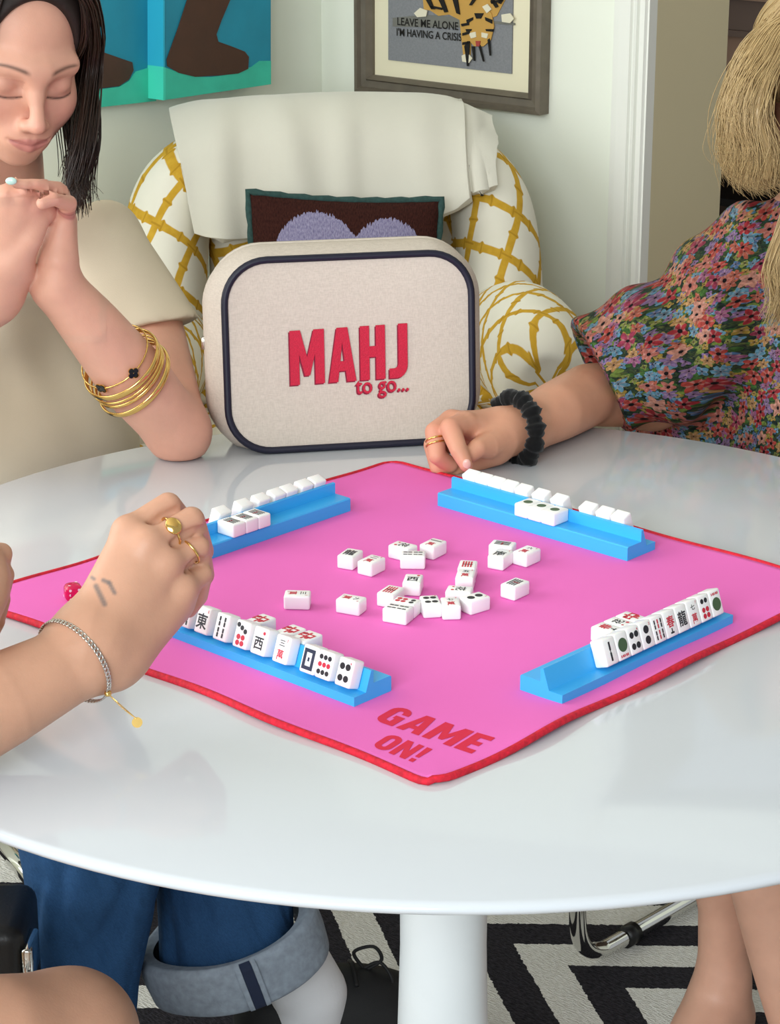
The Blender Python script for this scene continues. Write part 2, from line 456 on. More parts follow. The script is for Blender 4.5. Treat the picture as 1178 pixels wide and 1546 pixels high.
# rug with black and white zigzags
g = G('rug_weave', .95, .1)
x, y, z = g.sep(g.coord('Object'))
wob = g.m_('MULTIPLY', g.m_('SUBTRACT', g.noise(g.coord('Object'), 160, 2), .5), .012)
ANG = R(-39); AP = PZ(775, 1434, .0)
ca, sa = math.cos(ANG), math.sin(ANG)
u = g.m_('ADD', g.m_('ADD', g.m_('MULTIPLY', x, ca), g.m_('MULTIPLY', y, sa)), -(AP.x * ca + AP.y * sa))
w = g.m_('ADD', g.m_('ADD', g.m_('MULTIPLY', x, -sa), g.m_('MULTIPLY', y, ca)), -(-AP.x * sa + AP.y * ca))
tri = g.m_('ABSOLUTE', g.m_('SUBTRACT', g.m_('MULTIPLY', g.m_('FRACT', g.m_('ADD', g.m_('DIVIDE', w, .56), .5)), .56), .28))
ph = g.m_('FRACT', g.m_('DIVIDE', g.m_('ADD', g.m_('SUBTRACT', u, g.m_('MULTIPLY', tri, 1.3)), wob), .178))
st = g.m_('LESS_THAN', ph, .5)
kn = g.noise(g.comb(g.m_('MULTIPLY', u, 130), g.m_('MULTIPLY', w, 420), 0), 1.0, 2)
c = g.mix(st, g.ramp(kn, [(.3, '#232225'), (.7, '#423f45')]), g.ramp(kn, [(.3, '#e2ded4'), (.7, '#fbf9f3')]))
g.bump(kn, .8, .006)
M_RUG = g.out(c)
rq = []
for a, b in ((-1.12, -1.0), (1.3, -1.0), (1.3, .82), (-1.12, .82)):
    p = Vector((.0, 2.35, 0)) + DR * a - NR * b; rq.append((p.x, p.y))
v, f = prism_vf(rq, .0, .009)
tag(mesh_obj('rug', v, f, M_RUG), 'woven rug with bold black and white zigzag stripes under the table', 'rug')

# shelf with tubs in the dark next room
M_BLK = mat('black_metal', '#0f0f10', .4, .3)
sh = empty('storage_shelf'); tag(sh, 'black metal storage shelf in the dark room beyond the doorway', 'shelf')
S0 = on_plane(1062, 300, NB + NR * .5, NR); S0.z = 0
def spt(a, b, z): p = S0 + DR * a + NR * b; return Vector((p.x, p.y, z))
for a in (0.02, .17, .55):
    for b in (0, .34):
        v, f, uv = tube_vf([spt(a, b, 0.001), spt(a, b, .775)], .009, 8); adopt(sh, mesh_obj('post', v, f, M_BLK))
for z in (.2, .48, .755):
    q = [spt(0, -.02, 0), spt(.6, -.02, 0), spt(.6, .36, 0), spt(0, .36, 0)]
    v, f = prism_vf([(p.x, p.y) for p in q], z, z + .018); adopt(sh, mesh_obj('shelf_board', v, f, M_BLK))
def tub(name, a0, a1, z0, h, m, lidm, label, group=None):
    e = empty(name, spt((a0 + a1) / 2, .17, z0)); tag(e, label, 'tub', group)
    q = [spt(a0, .02, 0), spt(a1, .02, 0), spt(a1, .33, 0), spt(a0, .33, 0)]
    v, f = prism_vf([(p.x, p.y) for p in q], z0, z0 + h); adopt(e, mesh_obj('tub_body', v, f, m))
    q = [spt(a0 - .01, .01, 0), spt(a1 + .01, .01, 0), spt(a1 + .01, .34, 0), spt(a0 - .01, .34, 0)]
    v, f = prism_vf([(p.x, p.y) for p in q], z0 + h, z0 + h + .014); adopt(e, mesh_obj('lid', v, f, lidm))
M_TUB = mat('tan_plastic', '#c9a58c', .35, noise=(6, .1)); M_TUBD = mat('brown_plastic', '#8d7668', .3)
tub('storage_tub', .03, .56, .7735, .10, M_TUB, M_TUBD, 'tan plastic tub on the top board of the black shelf')
tub('storage_tub', .03, .56, .7735 + .1145, .07, M_TUBD, M_TUB, 'brown plastic tub stacked on the tan tub')

# ------------------------------------------------------------------ framed needlepoint on the right wall
M_FRAME = mat('grey_wood', '#6b6255', .55, noise=(40, .15), bump=(90, .2))
M_MATB = mat('mat_board', '#efe6c8', .8); M_CANV = mat('needlepoint_grey', '#85868a', .9, noise=(300, .12), bump=(500, .3))
FB = wr(829, 169); FA = wr(550, 139)
zb = (FA.z + FB.z) / 2; t0, t1 = tr(FA), tr(FB); FH = .46
pf = empty('framed_needlepoint', CORN + DR * ((t0 + t1) / 2) + Vector((0, 0, zb)))
tag(pf, 'grey wooden framed needlepoint of a tiger lying on a lettered ledge', 'picture')
def wrp(t, z, off): p = CORN + DR * t + NR * off; return Vector((p.x, p.y, z))
def rail(a, b, c, d):         # mitred rail: outer a-b, inner d-c, with stepped profile
    v = []; f = []
    prof = [(0, .0), (0, .028), (.25, .03), (.35, .022), (.7, .02), (.8, .026), (1, .014), (1, 0)]
    for k, off in prof:
        for o, i in ((a, d), (b, c)):
            t = o[0] + (i[0] - o[0]) * k; z = o[1] + (i[1] - o[1]) * k; v.append(wrp(t, z, off + .001))
    n = len(prof)
    for i in range(n):
        j = (i + 1) % n; f.append((2*i, 2*j, 2*j+1, 2*i+1))
    f += [tuple(2*i for i in range(n)), tuple(2*i+1 for i in range(n-1, -1, -1))]
    return v, f
fw = .034
O = [(t0, zb), (t1, zb), (t1, zb + FH), (t0, zb + FH)]; I = [(t0+fw, zb+fw), (t1-fw, zb+fw), (t1-fw, zb+FH-fw), (t0+fw, zb+FH-fw)]
for k in range(4):
    v, f = rail(O[k], O[(k+1) % 4], I[(k+1) % 4], I[k]); adopt(pf, mesh_obj('frame_rail', v, f, M_FRAME))
def wquad(name, ta, tb, za, zc, off, m):
    o = mesh_obj(name, [wrp(ta, za, off), wrp(tb, za, off), wrp(tb, zc, off), wrp(ta, zc, off), wrp(ta, za, off-.003), wrp(tb, za, off-.003), wrp(tb, zc, off-.003), wrp(ta, zc, off-.003)],
                 [(0,1,2,3),(4,7,6,5),(0,4,5,1),(1,5,6,2),(2,6,7,3),(3,7,4,0)], m); adopt(pf, o); return o
wquad('mat_board', t0+fw-.004, t1-fw+.004, zb+fw-.004, zb+FH-fw+.004, .008, M_MATB)
ca_ = wr(592, 92); cb_ = wr(778, 108)
cz = (ca_.z + cb_.z) / 2
cvs = wquad('stitched_canvas', tr(ca_), tr(cb_), cz, zb + FH - .07, .011, M_CANV)
def wr_poly(name, pts, m, off):
    v = [wr(a, b, off) for a, b in pts]; n = len(v); v2 = [p - NR * .002 for p in v]
    o = mesh_obj(name, v + v2, [tuple(range(n)), tuple(range(2*n-1, n-1, -1))] + [(i, (i+1) % n, n+(i+1) % n, n+i) for i in range(n)], m); adopt(pf, o); return o
M_TIG = mat('tiger_orange', '#c79a4e', .9, bump=(500, .3)); M_STR = mat('stitch_black', '#16130f', .9); M_TW = mat('stitch_cream', '#e4dcc4', .9); M_RED_ST = mat('stitch_red', '#a8433c', .9)
M_BRN = mat('stitch_taupe', '#77766f', .9)
wr_poly('ledge', [(593, 27), (623, 24), (640, 22), (700, 27), (777, 35), (777, 38), (720, 34), (700, 40), (690, 42), (593, 40)], M_BRN, .0125)
wr_poly('tiger_body', [(636, -30), (778, -30), (750, 24), (735, 30), (720, 22), (712, 28), (694, 30), (678, 22), (662, 24), (650, 16), (640, 14)], M_TIG, .013)
wr_poly('tiger_head', [(703, 22), (712, 12), (730, 10), (742, 20), (746, 40), (741, 60), (730, 70), (716, 70), (706, 58), (701, 40)], M_TIG, .015)
wr_poly('tiger_leg', [(694, 28), (706, 26), (711, 60), (710, 84), (700, 88), (697, 62)], M_TIG, .0135)
for q in ([(625, 20), (634, 12), (645, 16), (643, 25), (630, 26)], [(697, 84), (706, 80), (713, 88), (708, 95), (698, 93)], [(757, 22), (770, 20), (776, 28), (770, 35), (758, 33)], [(728, 10), (736, 6), (742, 14), (735, 20)], [(708, 50), (718, 48), (719, 56), (711, 58)], [(727, 49), (737, 51), (735, 58), (727, 56)]):
    wr_poly('white_patch', q, M_TW, .0165)
for q in ([(640, -5), (648, -5), (656, 14), (651, 14)], [(660, -5), (668, -5), (676, 18), (671, 19)], [(682, -5), (690, -5), (694, 22), (689, 20)], [(716, -6), (722, -6), (712, 8), (708, 8)], [(735, -8), (742, -8), (752, 10), (748, 12)], [(757, -8), (763, -8), (756, 6), (752, 5)],
          [(648, 8), (668, 12), (667, 15), (650, 12)], [(740, 2), (760, -2), (759, 2), (742, 6)], [(696, 36), (708, 34), (708, 38), (697, 40)], [(698, 50), (709, 47), (709, 51), (698, 54)], [(698, 64), (709, 62), (709, 66), (698, 68)],
          [(704, 30), (714, 26), (714, 30), (705, 36)], [(732, 26), (743, 30), (743, 36), (733, 31)], [(703, 44), (712, 44), (711, 47), (704, 48)], [(733, 44), (745, 44), (744, 48), (734, 47)], [(716, 20), (730, 20), (726, 28), (719, 28)], [(701, 70), (706, 62), (709, 64), (707, 100), (705, 100)], [(712, 70), (716, 70), (717, 92), (715, 92)], [(722, 68), (725, 68), (731, 93), (729, 93)], [(736, 60), (739, 58), (741, 84), (739, 84)]):
    wr_poly('stripe', q, M_STR, .0168)
wr_poly('tongue', [(718, 62), (725, 62), (724, 70), (719, 70)], M_RED_ST, .017)
def wr_text(s, px, py, hpx, wpx):
    v, f = text_vf(s, 1, .012, 1, 0, 'LEFT'); xs = [p[0] for p in v]; ys = [p[1] for p in v]
    a = wr(px, py, .0135); b = wr(px + wpx, py + wpx * .085, .0135); c = wr(px, py - hpx, .0135)
    X = (b - a) / (max(xs) - min(xs)); Z = (c - a) / (max(ys) - min(ys))
    o = mesh_obj('lettering', [a + X * (p[0] - min(xs)) + Z * (p[1] - min(ys)) for p in v], f, M_STR); adopt(pf, o)
wr_text('LEAVE ME ALONE', 600, 38, 12, 92)
wr_text("I'M HAVING A CRISIS", 599, 54, 12, 98)

# ------------------------------------------------------------------ two-panel painting on the left wall
M_TEAL = mat('paint_teal_blue', '#1f90ad', .55, noise=(9, .12), bump=(30, .15)); M_MINT = mat('paint_mint', '#3fc9ae', .55, noise=(14, .14), bump=(40, .15)); M_BROWN = mat('paint_brown', '#4c2f22', .5, noise=(18, .22), bump=(25, .3))
pt = empty('painting', wl(247, 151)); tag(pt, 'two-panel canvas painting of brown legs on blue above mint ground', 'painting')
def wl_poly(name, pts, m, off, th):
    v = [wl(a, b, off) for a, b in pts]; n = len(v); v2 = [p - NL * th for p in v]
    o = mesh_obj(name, v + v2, [tuple(range(n-1, -1, -1)), tuple(range(n, 2*n))] + [((i+1) % n, i, n+i, n+(i+1) % n) for i in range(n)], m); adopt(pt, o); return o
wl_poly('canvas_panel', [(247, -150), (247, 151), (409, 127), (409, -150)], M_TEAL, .06, .058)
wl_poly('canvas_panel', [(-60, -150), (-60, 186), (236, 152), (236, -150)], M_TEAL, .022, .02)
wl_poly('painted_ground', [(246.6, 151.4), (409.4, 127.2), (409.4, 92), (392, 92), (380, 101), (350, 112), (320, 116), (295, 116), (270, 109), (246.6, 101)], M_MINT, .0612, .0012)
wl_poly('painted_edge', [(246.6, -150), (246.6, 101), (249, 101.3), (249, -150)], mat('paint_bright_blue', '#2cb4d6', .5), .0613, .0608)
wl_poly('painted_edge', [(246.6, 101), (246.6, 151.4), (250, 151), (250, 102)], mat('paint_bright_mint', '#45dcc2', .5), .0614, .0608)
wl_poly('painted_ground', [(-60, 186), (236, 152.4), (236, 106), (226, 102), (205, 108), (195, 122), (180, 131), (140, 136), (-60, 150)], M_MINT, .0235, .0014)
wl_poly('painted_leg', [(289, -150), (286, -10), (270, 40), (252, 90), (253, 100), (270, 110), (295, 116), (330, 114), (360, 111), (375, 104), (376, 86), (370, 78), (350, 70), (330, 63), (327, 52), (335, 30), (350, -5), (404, -150)], M_BROWN, .0625, .0012)
wl_poly('painted_leg', [(60, -150), (90, -20), (100, 60), (120, 72), (148, 76), (185, 89), (200, 94), (202, 106), (195, 120), (180, 130), (140, 135), (60, 140), (20, 40), (-10, -150)], M_BROWN, .0248, .0012)
wl_poly('painted_leg', [(150, -150), (150, -6), (143, 18), (134, 34), (122, 30), (112, -150)], M_BROWN, .0247, .0012)
# ================================================================== table, mat, racks, tiles
TC = Vector((.0548, 2.0425, 0)); TR_ = .61
M_TABLE = mat('white_lacquer', '#cdd2d8', .09, spec=.5, coat=.3, noise=(2, .01))
M_PED = mat('white_pedestal', '#dfe4e6', .35, noise=(12, .03))
tb = empty('pedestal_table', (TC.x, TC.y, .009)); tag(tb, 'round white glossy pedestal table carrying the game', 'table')
v, f = lathe_vf([(.0001, TABLE_Z), (.4, TABLE_Z), (.602, TABLE_Z), (.607, TABLE_Z - .0015), (.61, TABLE_Z - .005), (.608, TABLE_Z - .009), (.59, TABLE_Z - .017), (.55, TABLE_Z - .024), (.1, TABLE_Z - .028), (.0001, TABLE_Z - .028)][::-1], 160, (TC.x, TC.y))
adopt(tb, mesh_obj('tabletop', v, f, M_TABLE, smooth=True))
v, f = lathe_vf([(.0001, .0095), (.25, .0095), (.255, .014), (.25, .02), (.2, .03), (.12, .055), (.075, .1), (.056, .17), (.047, .26), (.0445, .36), (.045, .5), (.052, .6), (.075, .68), (.11, .7125), (.0001, .7125)], 64, (TC.x, TC.y))
adopt(tb, mesh_obj('pedestal', v, f, M_PED, smooth=True))

MC = Vector((.0201, 2.0454)); MA = R(-42.76); E1 = Vector((math.cos(MA), math.sin(MA))); E2 = Vector((-math.sin(MA), math.cos(MA)))
MS = .3005; MAT_T = .0035; MZ = TABLE_Z + .0006 + MAT_T
def ml(a, b, z=0.0): q = MC + E1 * a + E2 * b; return Vector((q.x, q.y, z))
def mloc(p): q = Vector((p[0], p[1])) - MC; return q.dot(E1), q.dot(E2)
# gentle waves along the border of the mat
def wave(a, b):
    e = max(abs(a), abs(b)) / MS
    if e < .8: return 0
    k = ((e - .8) / .2) ** 2
    s = a if abs(b) > abs(a) else b
    side = 0 if (abs(a) >= abs(b) and a > 0) else 1 if abs(a) >= abs(b) else 2 if b > 0 else 3
    amp = (.0045, .003, .002, .002)[side]
    return k * amp * (1 + math.sin(s * (34, 30, 26, 22)[side] + side * 1.7 + .6)) * .5
def sq(a, b):                # rounded square corners
    r = .022
    for sx in (1, -1):
        for sy in (1, -1):
            cx, cy = sx * (MS - r), sy * (MS - r)
            if (a - cx) * sx > 0 and (b - cy) * sy > 0:
                d = math.hypot(a - cx, b - cy); m_ = max(abs(a - cx), abs(b - cy))
                if d > 1e-9: a = cx + (a - cx) * m_ / d; b = cy + (b - cy) * m_ / d
    return a, b
def edge_wob(a, b):
    s = a if abs(b) > abs(a) else b
    e = max(abs(a), abs(b)) / MS
    k = max(0, (e - .7) / .3) ** 2 * .0025
    w = math.sin(s * 31 + 1.1) * k
    return (a, b + w) if abs(b) > abs(a) else (a + w, b)
def matpt(s, t):
    a, b = sq((2 * s - 1) * MS, (2 * t - 1) * MS); w = wave(a, b); a, b = edge_wob(a, b)
    return ml(a, b, MZ + w), (s * .6, t * .6)
M_MAT = mat('pink_neoprene', '#ea70bf', .8, spec=.2, bump=(900, .1), noise=(5, .02))
gm = empty('game_mat', ml(0, 0, TABLE_Z)); tag(gm, 'square pink game mat with red stitched edge and red lettering', 'mat')
v, f, uv = grid_vf(matpt, 72, 72)
n = len(v); N_ = 73
v2 = [p - Vector((0, 0, MAT_T)) for p in v]
rim = [i * N_ for i in range(N_)] + [(N_ - 1) * N_ + j for j in range(1, N_)] + [i * N_ + N_ - 1 for i in range(N_ - 2, -1, -1)] + [j for j in range(N_ - 2, 0, -1)]
fs = [tuple(q) for q in f] + [tuple(i + n for i in q[::-1]) for q in f] + [(rim[(k+1) % len(rim)], rim[k], rim[k] + n, rim[(k+1) % len(rim)] + n) for k in range(len(rim))]
o = mesh_obj('mat_sheet', v + v2, fs, M_MAT, smooth=False); adopt(gm, o)
o.data.polygons.foreach_set('use_smooth', [i < len(f) for i in range(len(fs))])
M_REDE = mat('red_overlock', '#c8102c', .75, noise=(220, .3), bump=(260, .6))
edge = [v[i] - Vector((0, 0, MAT_T * .5)) for i in rim]
ev, ef, euv = tube_vf(edge, .0034, 8, closed=True)
adopt(gm, mesh_obj('stitched_edge', ev, ef, M_REDE, smooth=True))
# block lettering
def arc(cx, cy, rx, ry, a0, a1, n=8): return [(cx + rx * math.cos(R(a0 + (a1 - a0) * i / n)), cy + ry * math.sin(R(a0 + (a1 - a0) * i / n))) for i in range(n + 1)]
GL = {}                       # glyphs in a box 0..w x 0..1: (width, outer polygons)
GL['M'] = (.82, [[(0, 0), (0, 1), (.25, 1), (.41, .5), (.57, 1), (.82, 1), (.82, 0), (.6, 0), (.6, .56), (.47, .16), (.35, .16), (.22, .56), (.22, 0)]])
GL['A'] = (.66, [[(0, 0), (.2, 1), (.46, 1), (.66, 0), (.44, 0), (.41, .2), (.25, .2), (.22, 0)], None, [(.28, .38), (.38, .38), (.33, .74)]])
GL['H'] = (.6, [[(0, 0), (0, 1), (.22, 1), (.22, .62), (.38, .62), (.38, 1), (.6, 1), (.6, 0), (.38, 0), (.38, .42), (.22, .42), (.22, 0)]])
GL['J'] = (.44, [[(.22, 1), (.44, 1)] + arc(.2, .24, .24, .24, 0, -90) + [(0, 0), (0, .18)] + arc(.12, .28, .1, .1, -90, 0, 4)])
GL['E'] = (.5, [[(0, 0), (0, 1), (.5, 1), (.5, .8), (.22, .8), (.22, .6), (.42, .6), (.42, .41), (.22, .41), (.22, .2), (.5, .2), (.5, 0)]])
GL['N'] = (.62, [[(0, 0), (0, 1), (.22, 1), (.42, .46), (.42, 1), (.62, 1), (.62, 0), (.41, 0), (.21, .54), (.21, 0)]])
GL['G'] = (.58, [[(.56, .66)] + arc(.28, .72, .28, .28, 0, 180) + arc(.28, .28, .28, .28, 180, 270) + [(.56, 0), (.56, .54), (.3, .54), (.3, .38), (.36, .38), (.36, .19)] + arc(.29, .29, .075, .09, -90, -180, 4) + arc(.29, .71, .075, .1, 180, 0, 6) + [(.365, .66)]])
GL['O'] = (.58, [arc(.29, .72, .29, .28, 0, 180) + arc(.29, .28, .29, .28, 180, 360), None, arc(.29, .7, .08, .1, 0, 180, 6) + arc(.29, .3, .08, .1, 180, 360, 6)])
GL['!'] = (.24, [[(.02, 1), (.23, 1), (.2, .32), (.06, .32)], [(.04, 0), (.04, .2), (.21, .2), (.21, 0)]])
def glyph_faces(ch):
    w, polys = GL[ch]; bm = bmesh.new(); hole = False; groups = []
    outer = []; holes = []
    for p in polys:
        if p is None: hole = True
        elif hole: holes.append(p); hole = False
        else: outer.append(p)
    for k, p in enumerate(outer):
        es = []
        for ring in [p] + (holes if k == 0 else []):
            vs = [bm.verts.new((a, b, 0)) for a, b in ring]
            es += [bm.edges.new((vs[i], vs[(i+1) % len(vs)])) for i in range(len(vs))]
        bmesh.ops.triangle_fill(bm, use_beauty=True, use_dissolve=False, edges=es, normal=(0, 0, 1))
    bm.verts.index_update()
    v = [tuple(q.co) for q in bm.verts]; f = [tuple(q.index for q in ff.verts) for ff in bm.faces]; bm.free()
    return w, v, f
def word(s, gap=.08):
    out = []; x = 0
    for ch in s:
        w, v, f = glyph_faces(ch); out.append(([(a + x, b) for a, b, _ in v], f)); x += w + gap
    return out, x - gap
M_PRINT = mat('red_print', '#d5133f', .7)
def mat_word(s, tl_px, tr_px, bl_px):       # corners of the word's box in the picture, laid flat on the mat
    A = PZ(*tl_px, MZ); B = PZ(*tr_px, MZ); C_ = PZ(*bl_px, MZ)
    gl, W = word(s)
    for v, f in gl:
        pts = [A + (B - A) * (a / W) + (C_ - A) * (1 - b) for a, b in v]
        pts = [Vector((p.x, p.y, MZ + wave(*mloc(p)) + .0004)) for p in pts]
        adopt(gm, mesh_obj('letter', pts, f, M_PRINT))
mat_word('GAME', (600, 1066), (748, 1116), (563, 1087))
mat_word('ON!', (590, 1108), (654, 1132), (560, 1127))

# ---- racks
M_RACK = mat('blue_plastic', '#38aaea', .38, spec=.45, noise=(30, .02))
RL = .256; RW = .047
rprof = [(0, 0), (0, .0135), (.0012, .0147), (.0225, .0147), (.0225, .0265), (.0255, .0272), (.0322, .0085), (.047, .0085), (.047, 0)]   # across: shelf, ridge with sloped back, ledge
def make_rack(name, origin, ldir, wdir, label):
    e = empty(name, origin)
    tag(e, label, 'tile rack', 'blue tile racks on the mat')
    v = []; f = []; n = len(rprof)
    for L in (0, RL):
        for a, b in rprof: v.append(origin + ldir * L + wdir * a + Vector((0, 0, b)))
    flip = ldir.cross(wdir).z < 0
    for i in range(n):
        j = (i + 1) % n; q = (i, j, n + j, n + i); f.append(q[::-1] if flip else q)
    a = tuple(range(n)); b = tuple(range(2*n-1, n-1, -1)); f += [a[::-1] if flip else a, b[::-1] if flip else b]
    f = [q[::-1] for q in f]
    adopt(e, mesh_obj('rack_body', v, f, M_RACK)); return e
X1 = Vector((E1.x, E1.y, 0)); X2 = Vector((E2.x, E2.y, 0)); ZV = Vector((0, 0, 1))
RZ = MZ + .0001
RACKS = {'FL': (ml(-.108, -.188, RZ), X1, -X2), 'RF': (ml(.229, -.11, RZ), X2, X1), 'BR': (ml(-.155, .214, RZ), X1, X2), 'BL': (ml(-.212, -.119, RZ), X2, -X1)}
LBL = {'FL': 'blue plastic tile rack beside the tattooed hand', 'RF': 'blue plastic tile rack holding ten face-out tiles with no gaps', 'BR': 'blue plastic tile rack by the hand with the black scrunchie', 'BL': 'blue plastic tile rack nearest the elbow with gold bangles'}
for k in RACKS: make_rack('tile_rack', *RACKS[k], LBL[k])

# ---- tiles
ORD = ['first', 'second', 'third', 'fourth', 'fifth', 'sixth', 'seventh', 'eighth', 'ninth', 'tenth']
TW, TL_, TT = .0178, .0250, .0142
M_TILE = mat('white_melamine', '#f3f1f0', .28, spec=.5, sss=.15)
TILE_ME = rbox_mesh('tile', (TW, TL_, TT), .0019, 3, M_TILE)
M_INK = {'k': mat('ink_black', '#1b1b22', .5), 'r': mat('ink_red', '#c4203a', .5), 'g': mat('ink_green', '#3f5a3a', .5), 'b': mat('ink_navy', '#1d2740', .5)}
def dots(spec): return [(c, disc(x, y, r)) for x, y, r, c in spec]
def ring_dots(spec):
    out = []
    for x, y, r, c in spec:
        out.append((c, disc(x, y, r)))
    return out
def stick(x, y, w, h, c): return [(c, rect(x - w/2, y - h/2, x + w/2, y - .06*h)), (c, rect(x - w/2, y + .06*h, x + w/2, y + h/2)), (c, rect(x - w*.22, y - h*.1, x + w*.22, y + h*.1))]
TXT = {}
def txt(s, cx, cy, h, c, sx=1.0, off=.02):
    if s not in TXT: TXT[s] = text_vf(s, 1, off, 1)
    v, f = TXT[s]; ys = [p[1] for p in v]; xs = [p[0] for p in v]
    k = h / max(1e-6, max(ys) - min(ys)); mx, my = (max(xs)+min(xs))/2, (max(ys)+min(ys))/2
    return (c, [((p[0]-mx)*k*sx+cx, (p[1]-my)*k+cy) for p in v], f)
# face coordinates: x -1..1 across, y -1.4..1.4 along
def face_parts(kind):
    P = []
    idx = lambda s: P.append(txt(s, .68, 1.08, .3, 'r'))
    if kind == 'east': P.append(txt('東', -.05, -.1, 1.75, 'k', .9)); idx('E')
    elif kind == 'west': P.append(txt('西', 0, -.25, 1.35, 'k', .95)); P.append(('r', disc(.55, .95, .2, 8)))
    elif kind == 'south': P.append(txt('南', 0, -.2, 1.5, 'k', .95)); idx('S')
    elif kind == 'soap': P += [('b', rect(-.78, -1.12, -.38, 1.12)), ('b', rect(.38, -1.12, .78, 1.12)), ('b', rect(-.38, .72, .38, 1.12)), ('b', rect(-.38, -1.12, .38, -.72)), ('b', rect(-.13, -.22, .13, .22))]
    elif kind.startswith('crak'):
        n = kind[4:]; P.append(txt({'1': '一', '2': '二', '3': '三', '5': '五', '6': '六', '7': '七', '9': '九'}[n], 0, .68, .2 if n == '1' else .62, 'k', 1 if n == '1' else 1.15)); P.append(txt('萬', 0, -.6, 1.15, 'r', .85)); idx(n)
    elif kind == 'dot4': P += dots([(x, y, .36, 'k') for x in (-.4, .4) for y in (-.62, .62)]); idx('4')
    elif kind == 'dot9': P += dots([(x, y, .27, c) for x in (-.6, 0, .6) for y, c in ((.8, 'k'), (0, 'r'), (-.8, 'k'))])
    elif kind == 'dot7': P += dots([(-.6, .98, .28, 'k'), (-.05, .72, .28, 'k'), (.5, .42, .28, 'k'), (-.33, -.3, .3, 'r'), (.33, -.3, .3, 'r'), (-.33, -.95, .3, 'r'), (.33, -.95, .3, 'r')])
    elif kind == 'dot6': P += dots([(-.34, .8, .29, 'k'), (.34, .8, .29, 'k'), (-.34, -.2, .3, 'r'), (.34, -.2, .3, 'r'), (-.34, -.88, .3, 'r'), (.34, -.88, .3, 'r')])
    elif kind == 'dot2': P += dots([(0, .58, .46, 'k'), (0, -.58, .46, 'k')]); idx('2')
    elif kind == 'dot1': P += [('g', disc(0, .1, .76, 22))] + [('r', rect(-.66 + i * .28, -1.2, -.5 + i * .28 + .06 * (i % 2), -.92)) for i in range(5)]
    elif kind == 'bigdot': P += [('g', disc(0, 0, .6, 22))]
    elif kind == 'joker_up': P += [('g', disc(0, -.15, .76, 22))] + [('r', rect(-.66 + i * .28, .9, -.5 + i * .28 + .06 * (i % 2), 1.18)) for i in range(5)]
    elif kind == 'bam1': P += stick(0, 0, .28, 2.1, 'k')
    elif kind == 'bam2': P += stick(-.05, .62, .32, 1.05, 'k') + stick(-.05, -.62, .32, 1.05, 'k')
    elif kind == 'bam4': P += sum([stick(x, y, .26, 1.05, 'k') for x in (-.38, .38) for y in (-.62, .62)], [])
    elif kind == 'bam6': P += sum([stick(x, y, .24, 1.05, 'k') for x in (-.55, 0, .55) for y in (-.62, .62)], [])
    elif kind == 'bam8': P += sum([stick(x, y, .22, 1.0, 'r' if abs(x) < .2 else 'k') for x in (-.55, 0, .55) for y in (-.6, .6)], [])
    elif kind == 'bars': P += [('k', rect(-.62 + i * .32, -.95, -.42 + i * .32, .95)) for i in range(4)] + [('r', rect(-.3, -.1, .62, .1))]
    elif kind == 'redbars': P += [('r', rect(-.62 + i * .32, -.95, -.42 + i * .32, .95)) for i in range(4)] + [('k', rect(-.6, -.12, .6, .08))]
    elif kind == 'reddragon': P += [txt('中', 0, 0, 1.9, 'r', 1.1), ('r', disc(-.5, .4, .3, 7)), ('r', disc(.45, -.45, .32, 7))]
    elif kind == 'blackdragon': P += [txt('龍', 0, 0, 1.7, 'k', .85)]
    elif kind == 'flower': P += [txt('花', -.05, .15, 1.2, 'k', 1), ('r', disc(.45, -.75, .22, 7)), ('r', disc(-.5, -.8, .16, 7))]
    elif kind == 'redflower': P += [txt('春', 0, .25, 1.3, 'r', 1), ('k', rect(-.3, -1.1, .3, -.9)), ('k', rect(-.1, -.9, .08, -.5))]
    return P
FACE = {}
def face_mesh(kind):
    if kind not in FACE:
        me_parts = {}
        for p in face_parts(kind):
            c, pts = p[0], p[1]; f = p[2] if len(p) > 2 else [tuple(range(len(pts)))]
            mb = me_parts.setdefault(c, MB()); mb.add([(x * TW * .47, y * TL_ * .333, 0) for x, y in pts], f)
        out = []
        for c, mb in me_parts.items():
            me = bpy.data.meshes.new('print_' + kind); me.from_pydata(mb.v, [], mb.f); me.materials.append(M_INK[c]); out.append(me)
        FACE[kind] = out
    return FACE[kind]
def tile(M, kind, label, group):          # M: world matrix, face towards local +z, top of the face towards local +y
    o = bpy.data.objects.new('mahjong_tile', TILE_ME); link(o); o.matrix_world = M
    tag(o, label, 'tile', group)
    if kind:
        for me in face_mesh(kind):
            k = bpy.data.objects.new('face_print', me); link(k, o); k.location = (0, 0, TT / 2 + .00012)
    return o
def frame_m(x, y, z, p):
    M = Matrix.Identity(4)
    for i in range(3): M[i][0], M[i][1], M[i][2], M[i][3] = x[i], y[i], z[i], p[i]
    return M
LEAN = R(19.5)
def standing(rk, pos, kind, label, group, flip=False):
    o, ld, wd_ = RACKS[rk]
    c0 = o + ld * pos + wd_ * .0322 + ZV * .0086             # foot of the sloped back
    up = (ZV * math.cos(LEAN) - wd_ * math.sin(LEAN)); nrm = (wd_ * math.cos(LEAN) + ZV * math.sin(LEAN))
    # local z = printed face, pointing outwards from the rack
    c = c0 + up * (TL_ / 2 + .0002) + nrm * (TT / 2 + .0002)
    yy = -up if flip else up; xx = yy.cross(nrm)
    return tile(frame_m(xx, yy, nrm, c), kind, label, group)
def lying(rk, pos, kind, label, group, across=.0099, turn=0):
    o, ld, wd_ = RACKS[rk]
    c = o + ld * pos + wd_ * across + ZV * (.0147 + TT / 2 + .0001)
    yy = -wd_ if turn == 0 else wd_
    return tile(frame_m(yy.cross(ZV), yy, ZV, c), kind, label, group)
fl0 = -.108
